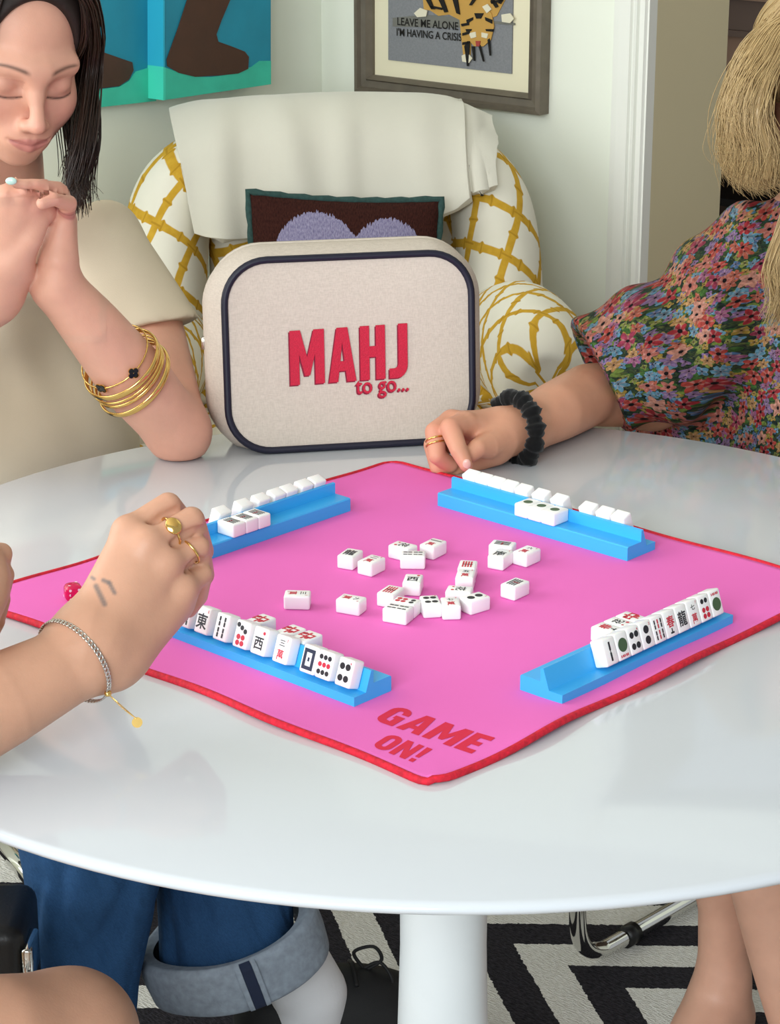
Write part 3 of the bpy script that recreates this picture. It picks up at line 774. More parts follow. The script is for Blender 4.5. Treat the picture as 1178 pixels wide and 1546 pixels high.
for e, kd, lb in ((-.072, 'bam6', 'six bamboo sticks'), (-.048, 'east', 'a black east character'), (-.023, 'bam4', 'four bamboo sticks'), (.003, 'dot7', 'three black and four red dots'), (.026, 'west', 'a black west character'), (.054, 'crak3', 'a three over a red character'), (.088, 'soap', 'a dark rectangular frame'), (.107, 'dot9', 'black, red and black rows of three dots'), (.131, 'dot4', 'four black dots')):
    standing('FL', e - fl0, kd, 'white tile with ' + lb + ' standing near the tattooed hand', 'tiles standing on the tattooed hand rack')
def fl_pos(px, py, rk, zt):
    o, ld, wd_ = RACKS[rk]; p = PZ(px, py, zt); return (p - o).dot(ld)
zl = RZ + .0147 + TT
def spaced(rk, pxs):          # positions along a rack, never closer than a tile's width
    q = [fl_pos(px, py, rk, zl) for px, py in pxs]; sg = 1 if q[-1] > q[0] else -1; m0 = sum(q) / len(q)
    for i in range(1, len(q)):
        if (q[i] - q[i-1]) * sg < TW + .0001: q[i] = q[i-1] + sg * (TW + .0001)
    d_ = m0 - sum(q) / len(q); return [a + d_ for a in q]
for i, ps_ in enumerate(spaced('FL', ((386, 937), (430, 954), (452, 964)))):
    lying('FL', ps_, 'reddragon', ORD[i] + ' red dragon tile from the tattooed hand lying on its rack', 'red dragon tiles lying on a rack')
for i, (kd, lb) in enumerate((('bam1', 'one long black bamboo stick'), ('dot1', 'a green disc above small red marks'), ('dot4', 'four black dots'), ('dot2', 'two black dots'), ('bam8', 'black and red bamboo sticks'), ('redflower', 'a red character over a black mark'), ('blackdragon', 'a dense black character'), ('crak7', 'a seven over a red character'), ('dot6', 'two black and four red dots'), ('joker_up', 'a green disc below small red marks'))):
    standing('RF', -.036 + i * .0179 + .11, kd, 'white tile with ' + lb + ' in the unbroken row', 'tiles in the unbroken row')
for ps_, (kd, lb) in zip(spaced('RF', ((928, 947), (942, 941), (957, 935))), (('redflower', 'a red character over a black mark'), ('flower', 'a black character and red spots'), ('reddragon', 'a red dragon print'))):
    lying('RF', ps_, kd, 'white tile with ' + lb + ' lying behind the unbroken row', 'tiles lying behind the unbroken row', turn=0)
for i, e in enumerate((-.134, -.1161, -.0982, -.080, -.0605, -.037, -.012, .026, .048, .0675)):
    standing('BR', e + .155, 'dot4', ORD[i] + ' blank-backed tile from the pointing finger on its rack', 'blank-backed tiles on the scrunchie hand rack')
for i, ps_ in enumerate(spaced('BR', ((793, 761), (813, 765), (832, 770)))):
    lying('BR', ps_, 'bigdot', ORD[i] + ' one-dot tile from the pointing finger lying on its rack', 'one-dot tiles lying on a rack')
for i, e in enumerate((-.022, .009, .034, .057, .075, .098, .1175)):
    standing('BL', e + .119, 'bam4', ORD[i] + ' blank-backed tile from the tattooed hand on the rack near the bangles', 'blank-backed tiles on the bangle rack')
for i, ps_ in enumerate(spaced('BL', ((364, 790), (382, 784), (398, 778)))):
    lying('BL', ps_, 'bars', ORD[i] + ' black-bar tile from the tattooed hand lying on the rack near the bangles', 'black bar tiles lying on a rack')
# discards: zoomed picture position of the top face, heading, print
DISC = [(160, 178, 's', 25, 'blackdragon'), (265, 210, 's', 35, 'crak2'), (420, 140, 'l', 35, 'flower'), (470, 182, 'l', 3, 'bam4'), (570, 128, 's', 35, 'crak1'),
        (913, 132, 'l', 20, 'bars'), (903, 180, 's', 28, 'south'), (1033, 164, 's', 40, 'crak6'), (740, 236, 's', 8, 'redbars'), (730, 280, 's', 8, 'crak5'),
        (470, 305, 's', 8, 'west'), (360, 362, 's', 28, 'redbars'), (435, 415, 'l', 25, 'dot6'), (396, 447, 'l', 25, 'bam4'), (557, 411, 's', -9, 'dot4'),
        (656, 420, 's', -4, 'crak7'), (700, 357, 'l', 12, 'flower'), (776, 395, 's', 52, 'dot2'), (975, 325, 's', 40, 'bars'), (165, 402, 'l', 25, 'crak9'), (-101, 378, 'l', 3, 'crak3')]
DL_ = ['a black dragon print beside the two crak discard', 'a black two over a red character among the discards', 'a flower print touching the four bamboo discard', 'four bamboo sticks beside the flower discard', 'a single stroke over a red character among the discards',
       'black bars and one red bar in the trio of discards', 'a black south character in the trio of discards', 'a six over a red character in the trio of discards', 'red bars behind the five crak discard', 'a five over a red character among the discards',
       'a black west character among the discards', 'red bars beside the dots and bamboo pair of discards', 'two black and four red dots among the discards', 'four bamboo sticks touching the six dot discard', 'four black dots among the discards',
       'a seven over a red character among the discards', 'a flower print behind the two dot discard', 'two black dots among the discards', 'black bars lying alone on the mat', 'a nine over a red character lying alone on the mat', 'a three over a red character lying alone on the mat']
zt = MZ + TT
for (zx, zy, md, th, kd), lb in zip(DISC, DL_):
    p = PZ(480 + zx / 3.272, 780 + zy / 3.272, zt); th = R(th)
    long_ = Vector((math.sin(th), math.cos(th), 0)) if md == 's' else Vector((math.cos(th), -math.sin(th), 0))
    tile(frame_m(long_.cross(ZV), long_, ZV, Vector((p.x, p.y, MZ + TT / 2 + .0002))), kd, 'white tile with ' + lb, 'discarded tiles in the middle of the mat')
# round red die
M_DIE = mat('red_acrylic', '#ee1468', .08, spec=.6, trans=.55); M_PIP = mat('die_pips', '#f6dfe6', .4)
DP = PZ(111, 906, MZ); dr = .0092
de = empty('game_die', DP); tag(de, 'small translucent red die with white pips on the pink mat', 'die')
me = rbox_mesh('die_body', (.0172, .0172, .0172), .0056, 4, M_DIE); d_ = bpy.data.objects.new('die_body', me); link(d_, de); d_.location = (0, 0, .0084); d_.rotation_euler = (0, 0, R(20))
mb = MB()
for fx, pips in (((0, -1, 0), [(-.0042, -.0045), (-.0042, 0), (-.0042, .0045), (.0042, -.0045), (.0042, 0), (.0042, .0045)]), ((0, 0, 1), [(0, 0), (-.004, -.004), (.004, .004)]), ((1, 0, 0), [(-.004, -.004), (.004, .004), (-.004, .004), (.004, -.004)]), ((-1, 0, 0), [(-.004, -.004), (.004, .004)])):
    n = Vector(fx); a = Vector((0, 0, 1)).cross(n) if abs(n.z) < .5 else Vector((1, 0, 0)); b = n.cross(a)
    for s, t in pips:
        c = n * .0084 + a * s + b * t; rr = .0014
        mb.add([c + a * (rr * math.cos(k * math.pi / 4)) + b * (rr * math.sin(k * math.pi / 4)) for k in range(8)], [tuple(range(8))])
pp = mb.build('pips', M_PIP, de); pp.location = (0, 0, .0084); pp.rotation_euler = (0, 0, R(20))
# ================================================================== armchair, throw, pillow, bag
def lattice_mat(name, ang, sp=.082, wid=.0085, dens=1.0):
    g = G(name, .85, .15)
    x, y, z = g.sep(g.coord('UV'))
    ca, sa = math.cos(ang), math.sin(ang)
    nz = g.noise(g.coord('UV'), 9, 2)
    wx = g.m_('MULTIPLY', g.m_('SUBTRACT', nz, .5), .012)
    u = g.m_('ADD', g.m_('ADD', g.m_('MULTIPLY', x, ca), g.m_('MULTIPLY', y, sa)), wx)
    w = g.m_('SUBTRACT', g.m_('SUBTRACT', g.m_('MULTIPLY', y, ca), g.m_('MULTIPLY', x, sa)), wx)
    def bars(a, b, off):
        d = g.m_('MULTIPLY', g.m_('ABSOLUTE', g.m_('SUBTRACT', g.m_('FRACT', g.m_('DIVIDE', a, sp)), .5)), sp)
        nd = g.m_('MULTIPLY', g.m_('ABSOLUTE', g.m_('SUBTRACT', g.m_('FRACT', g.m_('ADD', g.m_('DIVIDE', b, sp * .5), off)), .5)), sp * .5)
        knot = g.m_('SUBTRACT', 1.0, g.smooth(nd, .0, .006))
        wd_ = g.m_('ADD', g.m_('MULTIPLY', knot, .0035), wid * .82)
        ink = g.m_('SUBTRACT', 1.0, g.smooth(g.m_('SUBTRACT', d, wd_), -.0008, .0012))
        shade = g.m_('MULTIPLY', g.m_('LESS_THAN', nd, .0016), .5)
        return ink, shade, d
    i1, s1, d1 = bars(u, w, .2); i2, s2, d2 = bars(w, u, .55)
    ink = g.m_('MAXIMUM', i1, i2)
    yel = g.mix(g.noise(g.coord('UV'), 60, 3), rgb('#b98a1e'), rgb('#e3b845'))
    yel = g.mix(g.m_('MAXIMUM', g.m_('MULTIPLY', i1, s1), g.m_('MULTIPLY', i2, s2)), yel, rgb('#a5781c'))
    base = g.mix(g.noise(g.coord('UV'), 14, 3), rgb('#e9e4d3'), rgb('#f4f0e3'))
    g.bump(g.noise(g.coord('UV'), 700, 1), .08, .001)
    return g.out(g.mix(ink, base, yel))
M_LAT = lattice_mat('bamboo_lattice_cotton', R(24)); M_LAT2 = lattice_mat('bamboo_lattice_cotton_arm', R(38), .078, .0075)
ac = empty('armchair', PY(505, 620, 3.5)); ac.location.z = .0
tag(ac, 'rounded armchair in cream cotton with a yellow bamboo lattice, draped with a throw', 'armchair')
arch = catmull([PY(262, 640, 3.60), PY(252, 540, 3.68), PY(248, 420, 3.75), PY(262, 310, 3.82), PY(316, 262, 3.87), PY(410, 244, 3.89), PY(500, 241, 3.90), PY(594, 243, 3.89), PY(682, 260, 3.87), PY(736, 310, 3.82), PY(754, 420, 3.75), PY(752, 540, 3.68), PY(742, 640, 3.60)], 8)
puff = [.094] * len(arch)
v, f, uv = tube_vf(arch, puff, 28, flat=(1, .78)); adopt(ac, mesh_obj('back_roll', v, f, M_LAT, smooth=True, uvs=[(a, ((i - 7) % 28) / 28 * .53) for i, (a, b) in enumerate(uv)]))
# seam cords across the roll
M_SEAM = mat('seam_cord', '#c9b06a', .8)
T_, N_f = frames(arch)
for i in (26, 70):
    B = T_[i].cross(N_f[i]); ring = []
    for k in range(25):
        a = R(-10 + 200 * k / 24) + (math.pi if False else 0)
        q = arch[i] + T_[i] * (.018 * math.sin(k / 24 * 3.1)) + N_f[i] * (math.cos(a) * puff[i] * 1.002) + B * (math.sin(a) * puff[i] * .782)
        ring.append(q)
    if ring[12].y > arch[i].y: ring = [arch[i] * 2 - q for q in ring]
    v, f, uv = tube_vf(ring, .0022, 6); adopt(ac, mesh_obj('seam', v, f, M_SEAM, smooth=True))
def cushion(name, c, ax, ay, az, m, parent, px=2.6, pz=2.2, n=40, uvoff=(0, 0), tuft=None):
    """pillow form: half axes as vectors ax (wide), ay (thick), az (tall); closed"""
    V = []; F = []; U = []
    for side in (-1, 1):
        def fn(s, t):
            a = 2 * s - 1; b = 2 * t - 1
            aa = math.copysign(1 - (1 - abs(a)) ** 1.35, a); bb = math.copysign(1 - (1 - abs(b)) ** 1.35, b)
            k = max(0, 1 - abs(aa) ** px) ** .5 * max(0, 1 - abs(bb) ** pz) ** .5
            pin = 1 - .05 * (1 - abs(bb) ** 2); pin2 = 1 - .05 * (1 - abs(aa) ** 2)
            if tuft: k *= tuft(aa, bb)
            return c + ax * (aa * pin) + az * (bb * pin2) + ay * (side * k), (aa * ax.length + uvoff[0], bb * az.length + uvoff[1])
        v, f, uv = grid_vf(fn, n, n)
        k0 = len(V); V += v; U += uv; F += [tuple(i + k0 for i in (q if side > 0 else q[::-1])) for q in f]
    o = mesh_obj(name, V, F, m, None, True, uvs=U)
    bm = bmesh.new(); bm.from_mesh(o.data); bmesh.ops.remove_doubles(bm, verts=bm.verts, dist=1e-5); bmesh.ops.recalc_face_normals(bm, faces=bm.faces); bm.to_mesh(o.data); bm.free()
    if parent: adopt(parent, o)
    return o
bc = PY(505, 470, 3.78)
cushion('back_cushion', bc, Vector((.225, 0, 0)), Vector((0, -.075, -.01)), Vector((0, .07, .27)), M_LAT, ac, uvoff=(.02, .03), tuft=lambda a, b: 1 - .25 * math.exp(-((abs(a) - .55) ** 2 + (b + .1) ** 2) * 30))
# arms
def arm(pts, rads, flat):
    c = catmull(pts, 7); rr = np.interp(np.linspace(0, 1, len(c)), np.linspace(0, 1, len(rads)), rads)
    v, f, uv = tube_vf(c, list(rr), 26, flat=flat); o = mesh_obj('arm', v, f, M_LAT2, smooth=True, uvs=[(a * 1.15, ((i - 13) % 26) / 26 * .56) for i, (a, b) in enumerate(uv)]); adopt(ac, o); return o
zA = .56
p0 = PY(752, 520, 3.68)
arm([p0 + Vector((-.02, .05, -.03)), p0, PY(786, 518, 3.52), PY(808, 540, 3.38), PY(822, 566, 3.27), PY(826, 580, 3.24)], [.05, .082, .088, .09, .075, .03], (1.15, .95))
q0 = PY(262, 545, 3.68)
arm([q0 + Vector((.02, .05, -.03)), q0, PY(236, 550, 3.52), PY(214, 575, 3.38), PY(200, 600, 3.27), PY(197, 612, 3.24)], [.05, .08, .086, .088, .075, .03], (1.15, .95))
# arm fronts down to the base, seat, base
xl, xr = PY(210, 600, 3.35).x, PY(815, 580, 3.35).x
for xx in (xl, xr):
    me = rbox_mesh('arm_panel', (.15, .5, .42), .06, 5, M_LAT2); o = bpy.data.objects.new('arm_panel', me); link(o); o.location = (xx, 3.47, .31); adopt(ac, o)
    ul = me.uv_layers.new(name='UVMap')
    for l in me.loops:
        c_ = me.vertices[l.vertex_index].co; ul.data[l.index].uv = (c_.y + c_.x, c_.z)
def uvbox(o):
    me = o.data; ul = me.uv_layers.new(name='UVMap')
    for l in me.loops:
        c_ = me.vertices[l.vertex_index].co; ul.data[l.index].uv = (c_.x, c_.y + c_.z)
me = rbox_mesh('seat_cushion', (xr - xl - .13, .56, .16), .06, 6, M_LAT); o = bpy.data.objects.new('seat_cushion', me); link(o); o.location = ((xl + xr) / 2, 3.42, .43); adopt(ac, o); uvbox(o)
me = rbox_mesh('chair_base', (xr - xl + .12, .62, .3), .07, 5, M_LAT); o = bpy.data.objects.new('chair_base', me); link(o); o.location = ((xl + xr) / 2, 3.5, .21); adopt(ac, o); uvbox(o)
for sx in (-1, 1):
    for yy in (3.27, 3.73):
        v, f = lathe_vf([(.0001, .0095), (.02, .0095), (.025, .08), (.0001, .08)], 16, ((xl + xr) / 2 + sx * .26, yy)); adopt(ac, mesh_obj('foot', v, f, M_BLK, smooth=True))

# throw folded over the back
M_THROW = mat('cream_fleece', '#d9d5c8', .95, spec=.1, noise=(7, .03), bump=(240, .25), sheen=.3)
def lerp_tab(tab, x):
    return float(np.interp(x, [p[0] for p in tab], [p[1] for p in tab]))
from mathutils.bvhtree import BVHTree
bpy.context.view_layer.update()
ROLL_T = BVHTree.FromPolygons(*(lambda me: ([v_.co.copy() for v_ in me.vertices], [tuple(p.vertices) for p in me.polygons]))(next(o_ for o_ in COL.objects if o_.name == 'back_roll').data))
CUSH_T = BVHTree.FromPolygons(*(lambda me: ([v_.co.copy() for v_ in me.vertices], [tuple(p.vertices) for p in me.polygons]))(next(o_ for o_ in COL.objects if o_.name == 'back_cushion').data))
def clear_of_chair(p, gap):   # rest the cloth on the roll and the cushion, not inside them
    for _ in range(4):
        for tree, mid in ((ROLL_T, lambda q: min(arch, key=lambda c_: (c_ - q).length)), (CUSH_T, lambda q: bc)):
            loc, nrm, _i, d_ = tree.find_nearest(p)
            if (loc - mid(loc)).dot(nrm) < 0: nrm = -nrm
            if tree is CUSH_T and nrm.y > -.2: continue
            s_ = (p - loc).dot(nrm)
            if s_ < gap: p = loc + nrm * gap if s_ < 0 or d_ < gap else p
    return p
def throw_sheet(x0t, x1t, x0b, x1b, bot, lift, name, folds, seed):
    rnd = random.Random(seed)
    def fn(s, t):
        # t: 0 lower edge in front -> .68 crest -> 1 behind
        xt = x0t + (x1t - x0t) * s; xb = x0b + (x1b - x0b) * s
        top = PY(xt, lerp_tab([(245, 186), (262, 172), (300, 163), (400, 155), (520, 150), (640, 152), (700, 160), (748, 182)], xt) - lift * 300, 3.885)
        cr = top
        fr = PY(xt * .75 + xb * .25, lerp_tab([(245, 222), (300, 202), (500, 190), (700, 200), (748, 226)], xt), 3.80 - lift)
        lo = PY(xb, lerp_tab(bot, xb), 3.715 - lift)
        mid = PY(xt * .4 + xb * .6, (lerp_tab(bot, xb) * .55 + 205 * .45), 3.745 - lift)
        bk = top + Vector((0, .10, -.05)); bk2 = top + Vector((0, .115, -.22))
        P = [lo, mid, fr, cr, bk, bk2]
        k = t * 5; i = min(4, int(k)); u = k - i
        g_ = lambda j: P[max(0, min(5, j))]
        a, b, c, d = g_(i-1), g_(i), g_(i+1), g_(i+2)
        p = .5 * ((2*b) + (c-a)*u + (2*a-5*b+4*c-d)*u*u + (3*b-a-3*c+d)*u**3)
        w = 0
        for (fs, amp, wd_, sl) in folds: w += 1.7 * amp * math.exp(-((s - fs - sl * t) / wd_) ** 2)
        w += .004 * math.sin(s * 17 + t * 3) * (1 - t * .6)
        edge = min(s, 1 - s)
        p = p + Vector((0, -1, .1)) * w
        return p, (s, t)
    v, f, uv = grid_vf(fn, 64, 40)
    for it in range(7):
        v = [clear_of_chair(p, .0115) for p in v]
        if it < 6:
            w_ = list(v)
            for i_ in range(1, 64):
                for j_ in range(1, 40):
                    k_ = i_ * 41 + j_; w_[k_] = v[k_] * .6 + (v[k_ - 1] + v[k_ + 1] + v[k_ - 41] + v[k_ + 41]) * .1
            v = w_
    o = mesh_obj(name, v, f, M_THROW, None, True, uvs=uv)
    md = o.modifiers.new('solidify', 'SOLIDIFY'); md.thickness = .02; md.offset = 0
    bv = o.modifiers.new('bevel', 'BEVEL'); bv.width = .0085; bv.segments = 4; bv.limit_method = 'ANGLE'; bv.angle_limit = R(50)
    return o
th = empty('throw_blanket', PY(480, 300, 3.75)); tag(th, 'folded cream fleece throw hung over the lattice armchair back', 'blanket')
adopt(th, throw_sheet(258, 700, 296, 712, [(290, 352), (340, 362), (400, 360), (520, 350), (640, 336), (690, 318), (715, 300)], .012, 'throw_front', [(.1, .012, .05, .12), (.42, .010, .05, -.1), (.56, .008, .04, .05), (.85, .006, .06, 0)], 1))
adopt(th, throw_sheet(600, 742, 640, 748, [(600, 310), (700, 296), (748, 286)], -.012, 'throw_underlayer', [(.8, .006, .06, 0)], 2))

# knitted pillow
g = G('knit_pillow', .95, .1)
x, y, z = g.sep(g.coord('UV'))
jag = g.m_('MULTIPLY', g.m_('SUBTRACT', g.noise(g.comb(g.m_('MULTIPLY', x, 320), g.m_('MULTIPLY', y, 40)), 1, 1), .5), .02)
def circ(cx, cy, rx, ry):
    a = g.m_('DIVIDE', g.m_('SUBTRACT', x, cx), rx); b = g.m_('DIVIDE', g.m_('SUBTRACT', g.m_('ADD', y, jag), cy), ry)
    return g.m_('LESS_THAN', g.m_('ADD', g.m_('MULTIPLY', a, a), g.m_('MULTIPLY', b, b)), 1.0)
lav = g.m_('MAXIMUM', circ(-.045, .06, .072, .075), circ(.072, .054, .062, .075))
kn = g.noise(g.comb(g.m_('MULTIPLY', x, 500), g.m_('MULTIPLY', y, 180)), 1, 2)
c = g.mix(lav, g.ramp(kn, [(.3, '#2c1715'), (.7, '#45251f')]), g.ramp(kn, [(.3, '#756f92'), (.7, '#a19bb8')]))
g.bump(kn, .6, .003); M_KNIT = g.out(c)
pw = empty('throw_pillow', PY(520, 470, 3.6)); tag(pw, 'dark brown knitted pillow with lavender humps and a green edge', 'pillow')
pc = PY(521, 388, 3.635) + Vector((0, -.032, -.054)); pax = Vector((.157, .0, -.006)); paz = Vector((0, .045, .152)); pay = Vector((0, -.055, .014))
cushion('pillow_body', pc, pax, pay, paz, M_KNIT, pw, px=2.2, pz=2.2, n=32)
M_GRN = mat('green_yarn', '#2c4a47', .9, noise=(160, .3), bump=(200, .8))
edge = []
for k in range(96):
    t = k / 24; i = int(t); u = (t - i) * 2 - 1
    a, b = [(u, 1), (1, -u), (-u, -1), (-1, u)][i]
    edge.append(pc + pax * (a * (1 - .05 * (1 - b * b)) * 1.01) + paz * (b * (1 - .05 * (1 - a * a)) * 1.01))
v, f, uv = tube_vf(edge, [.0062 + .0012 * math.sin(k * 2.1) for k in range(96)], 8, closed=True); adopt(pw, mesh_obj('yarn_edge', v, f, M_GRN, smooth=True))

# ------------------------------------------------------------------ canvas zip bag
B0 = PZ(345, 689, TABLE_Z); B1 = PZ(716, 668, TABLE_Z)
BX = (B1 - B0); BWd = BX.length; BX = BX / BWd; BYn = Vector((BX.y, -BX.x, 0)) * 1.0        # front normal, towards the camera
if BYn.y > 0: BYn = -BYn
TILT = R(6); BU = (ZV * math.cos(TILT) - BYn * math.sin(TILT)); BN = (BYn * math.cos(TILT) + ZV * math.sin(TILT))
BH = .222; BD = .112
g = G('natural_canvas', .85, .2)
x, y, z = g.sep(g.coord('Object'))
wv = g.m_('ADD', g.noise(g.comb(g.m_('MULTIPLY', x, 900), g.m_('MULTIPLY', y, 900), g.m_('MULTIPLY', z, 160)), 1, 2), g.noise(g.comb(g.m_('MULTIPLY', x, 160), g.m_('MULTIPLY', y, 160), g.m_('MULTIPLY', z, 900)), 1, 2))
g.bump(wv, .25, .0012)
M_BAG = g.out(g.mix(g.smooth(wv, .7, 1.3), rgb('#cabeb1'), rgb('#d6cabd')))
M_NAVY = mat('navy_piping', '#0d0d26', .5); M_ZIP = mat('zip_metal', '#d8d4cc', .25, .9)
def rrect(w, h, r, inset, n=10):
    pts = []
    for cx, cy, a0 in ((w - r, h - r, 0), (r, h - r, 90), (r, r, 180), (w - r, r, 270)):
        for k in range(n + 1):
            a = R(a0 + 90 * k / n); pts.append((cx + (r - inset) * math.cos(a), cy + (r - inset) * math.sin(a)))
    return pts
def warp(a, b):               # soft, not quite straight sides
    s = math.sin(b / BH * 3.1); return a + .004 * s * (1 if a > BWd / 2 else -1) * -.6, b
def bp(a, b, w):
    a, b = warp(a, b)
    p = B0 + BX * a + BU * b - BN * w
    return p
bagz = .0045
bag = empty('zip_bag', B0 + BX * (BWd / 2)); tag(bag, 'natural canvas zip bag with navy piping and red lettering standing on the table', 'bag')
rings = [(0, .0), (.004, -.002), (.02, -.007), (BD * .3, -.012), (BD * .5, -.013), (BD * .75, -.007), (BD - .016, .006), (BD, .022), (BD + .002, .05)]
V = []; F = []; m_ = 44
for w, ins in rings:
    for a, b in rrect(BWd, BH, .052, ins):
        hb = max(0, math.sin(math.pi * min(1, max(0, b / BH)))); a = a + (1 if a > BWd / 2 else -1) * (.010 * hb * math.sin(math.pi * w / BD) if w < BD else 0)
        p = bp(a, max(b, -.001 + .0), w); p.z = max(p.z + bagz, TABLE_Z + .0008); V.append(p)
nr = len(V) // len(rings)
for i in range(len(rings) - 1):
    for j in range(nr):
        j2 = (j + 1) % nr; F.append((i*nr+j, i*nr+j2, (i+1)*nr+j2, (i+1)*nr+j)[::-1])
F.append(tuple(range((len(rings)-1)*nr, len(rings)*nr)))
adopt(bag, mesh_obj('bag_body', V, F, M_BAG, smooth=True))
# front panel, slightly puffed
V = []; F = []; K = 8
for k in range(K + 1):
    s = 1 - k / K
    for a, b in rrect(BWd, BH, .052, 0):
        aa = BWd/2 + (a - BWd/2) * s; bb = BH/2 + (b - BH/2) * s
        p = bp(aa, bb, -.006 * (1 - s ** 4)); p.z += bagz; V.append(p)
for k in range(K):
    for j in range(nr):
        j2 = (j + 1) % nr; F.append((k*nr+j, k*nr+j2, (k+1)*nr+j2, (k+1)*nr+j))
adopt(bag, mesh_obj('front_panel', V, F, M_BAG, smooth=True))
pip = []
for a, b in rrect(BWd, BH, .052, 0):
    p = bp(a, b, 0); p.z += bagz; pip.append(p)
v, f, uv = tube_vf(pip, .0044, 8, closed=True); adopt(bag, mesh_obj('piping', v, f, M_NAVY, smooth=True))
# zip round the gusset with its pull
zp = []
for a, b in rrect(BWd, BH, .052, -.0128)[2:36]:
    p = bp(a, max(b, .04), BD * .5); p.z += bagz; zp.append(p)
v, f, uv = tube_vf(zp, .0022, 6, flat=(.6, 2)); adopt(bag, mesh_obj('zip', v, f, M_BAG, smooth=True))
zz = bp(-.0155, .135, BD * .5)
v, f, uv = tube_vf([zz, zz + Vector((-.004, -.004, -.004)), zz + Vector((-.005, -.006, -.016))], [.003, .0035, .002], 8); adopt(bag, mesh_obj('zip_pull', v, f, M_ZIP, smooth=True))
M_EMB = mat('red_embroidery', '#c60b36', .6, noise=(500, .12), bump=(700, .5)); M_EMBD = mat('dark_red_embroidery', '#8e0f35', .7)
def bag_plane(px, py, off): return on_plane(px, py, B0 + ZV * bagz + BN * off, BN)
def bag_word(glyphs, W, tlp, trp, blp):
    for dark in (True, False):  # dark red copy of each letter set behind it, slightly down and left
        A = bag_plane(*tlp, .0066 if dark else .0078); B = bag_plane(*trp, .0066 if dark else .0078); C_ = bag_plane(*blp, .0066 if dark else .0078)
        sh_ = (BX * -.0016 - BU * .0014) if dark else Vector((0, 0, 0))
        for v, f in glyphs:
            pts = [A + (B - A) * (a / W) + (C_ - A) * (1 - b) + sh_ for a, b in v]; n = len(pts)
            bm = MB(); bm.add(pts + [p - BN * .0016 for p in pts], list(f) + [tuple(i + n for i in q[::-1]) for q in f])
            adopt(bag, bm.build('letter_backing' if dark else 'letter', M_EMBD if dark else M_EMB))
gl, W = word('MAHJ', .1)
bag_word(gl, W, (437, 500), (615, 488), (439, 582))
v, f = text_vf('to go...', 1, .006); xs = [p[0] for p in v]; ys = [p[1] for p in v]
lo, hi = min(xs), max(xs); ly, hy = min(ys), max(ys)
bag_word([([((a - lo), (b - ly) / (hy - ly)) for a, b, _ in v], f)], hi - lo, (537, 575), (617, 570), (538, 603))
